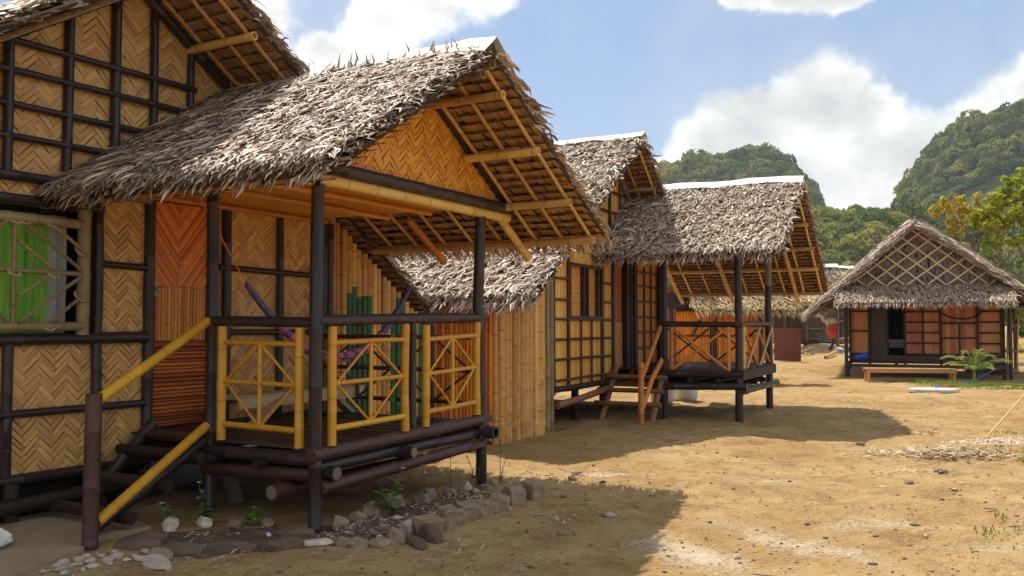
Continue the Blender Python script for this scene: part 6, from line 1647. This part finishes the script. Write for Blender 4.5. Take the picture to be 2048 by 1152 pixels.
def canopy(name, hm, n, size, thr=None, mat='canopy', seed=0, front_only=True):
    X, Y, H, Rr, D = hm; nd_, nr_ = X.shape
    i = RNG.uniform(0, nd_ * (.60 if front_only else 1) - 1.01, n); j = RNG.uniform(0, nr_ - 1.01, n)
    i0 = i.astype(int); j0 = j.astype(int); fi, fj = i - i0, j - j0
    def bl(a): return (a[i0, j0] * (1 - fi) + a[i0 + 1, j0] * fi) * (1 - fj) + (a[i0, j0 + 1] * (1 - fi) + a[i0 + 1, j0 + 1] * fi) * fj
    x, y, z = bl(X), bl(Y), bl(H)
    V = []; sc = size * np.exp(RNG.normal(0, .28, n)); rot = RNG.uniform(0, 2 * PI, n); zs = RNG.uniform(.8, 1.5, n)
    if thr is not None:
        k = fbm(x / 30, y / 30 + z / 20, 3, seed) < thr; x, y, z, sc, rot, zs = x[k], y[k], z[k], sc[k], rot[k], zs[k]
    n = len(x); pick = RNG.integers(0, 5, n); m = len(CROWN[0]); out = np.empty((n, m, 3), np.float32)
    for q in range(5):
        s_ = pick == q; c, sn = np.cos(rot[s_])[:, None], np.sin(rot[s_])[:, None]; P = CROWN[q]
        out[s_, :, 0] = (P[None, :, 0] * c - P[None, :, 1] * sn) * sc[s_][:, None] + x[s_][:, None]
        out[s_, :, 1] = (P[None, :, 0] * sn + P[None, :, 1] * c) * sc[s_][:, None] + y[s_][:, None]
        out[s_, :, 2] = P[None, :, 2] * (sc[s_] * zs[s_])[:, None] + (z[s_] + sc[s_] * .35)[:, None]
    V = out.reshape(-1, 3); me = bpy.data.meshes.new(name)
    fast_mesh(me, V, np.arange(len(V)).reshape(-1, 4)); o = link(name, me, MT[mat], kind='stuff')
    at = me.attributes.new('crown_tone', 'FLOAT', 'FACE'); at.data.foreach_set('value', np.repeat(RNG.uniform(0, 1, n), m // 4).astype(np.float32))
    return o
K = lambda px, d: (px - 1024) * d / F_PX
Z_ = lambda py, d: (650 - py) * d / F_PX + 1.5
def prof(d, pts): return [K(x, d) for x, y in pts], [Z_(y, d) - (10 if d < 400 else 7) for x, y in pts]
dC = 330; rs, cr = prof(dC, [(1100, 440), (1250, 410), (1400, 400), (1560, 402), (1640, 398), (1700, 402), (1760, 396), (1800, 405), (1860, 425), (1950, 450), (2100, 470), (2500, 500), (2650, 480)])
hC = hill('foothill', dC, rs, cr, 120, seed=3)
dA = 640; rs, cr = prof(dA, [(900, 560), (1100, 430), (1240, 372), (1320, 340), (1380, 322), (1440, 314), (1500, 303), (1530, 304), (1555, 320), (1572, 345), (1590, 385), (1620, 470), (1660, 600)])
hA = hill('hill', dA, rs, cr, 110, seed=8, rough=.03)
dB = 520; rs, cr = prof(dB, [(1770, 640), (1795, 450), (1808, 400), (1822, 365), (1850, 322), (1885, 270), (1920, 244), (1960, 226), (2000, 212), (2050, 205), (2200, 180), (2400, 200), (2600, 330), (2750, 560)])
hB = hill('hill', dB, rs, cr, 100, seed=14, rough=.03)
canopy('forest_canopy', hC, 4600, 2.9, .25, seed=1)
canopy('forest_canopy', hA, 3800, 4.2, .22, seed=2)
canopy('forest_canopy', hB, 4800, 3.6, .17, seed=4)

# ================================================================== the air between the lane and the hills
hm_, hv_ = new_mat('haze_air')[:2]
hv_.n.remove(hv_.n['Principled BSDF'])
vol = hv_.node('ShaderNodeVolumePrincipled', {'Color': (.80, .88, 1.0, 1), 'Density': .0002, 'Anisotropy': .2})
hv_.l.new(vol.outputs[0], hv_.n['Material Output'].inputs['Volume'])
mb = MB(); mb.box((0, 0, 0), (1800, 1800, 302)); hz_ = mb.build('haze', hm_, kind='stuff')
c_ = street(0, 500); hz_.location = (c_[0], c_[1], 147)
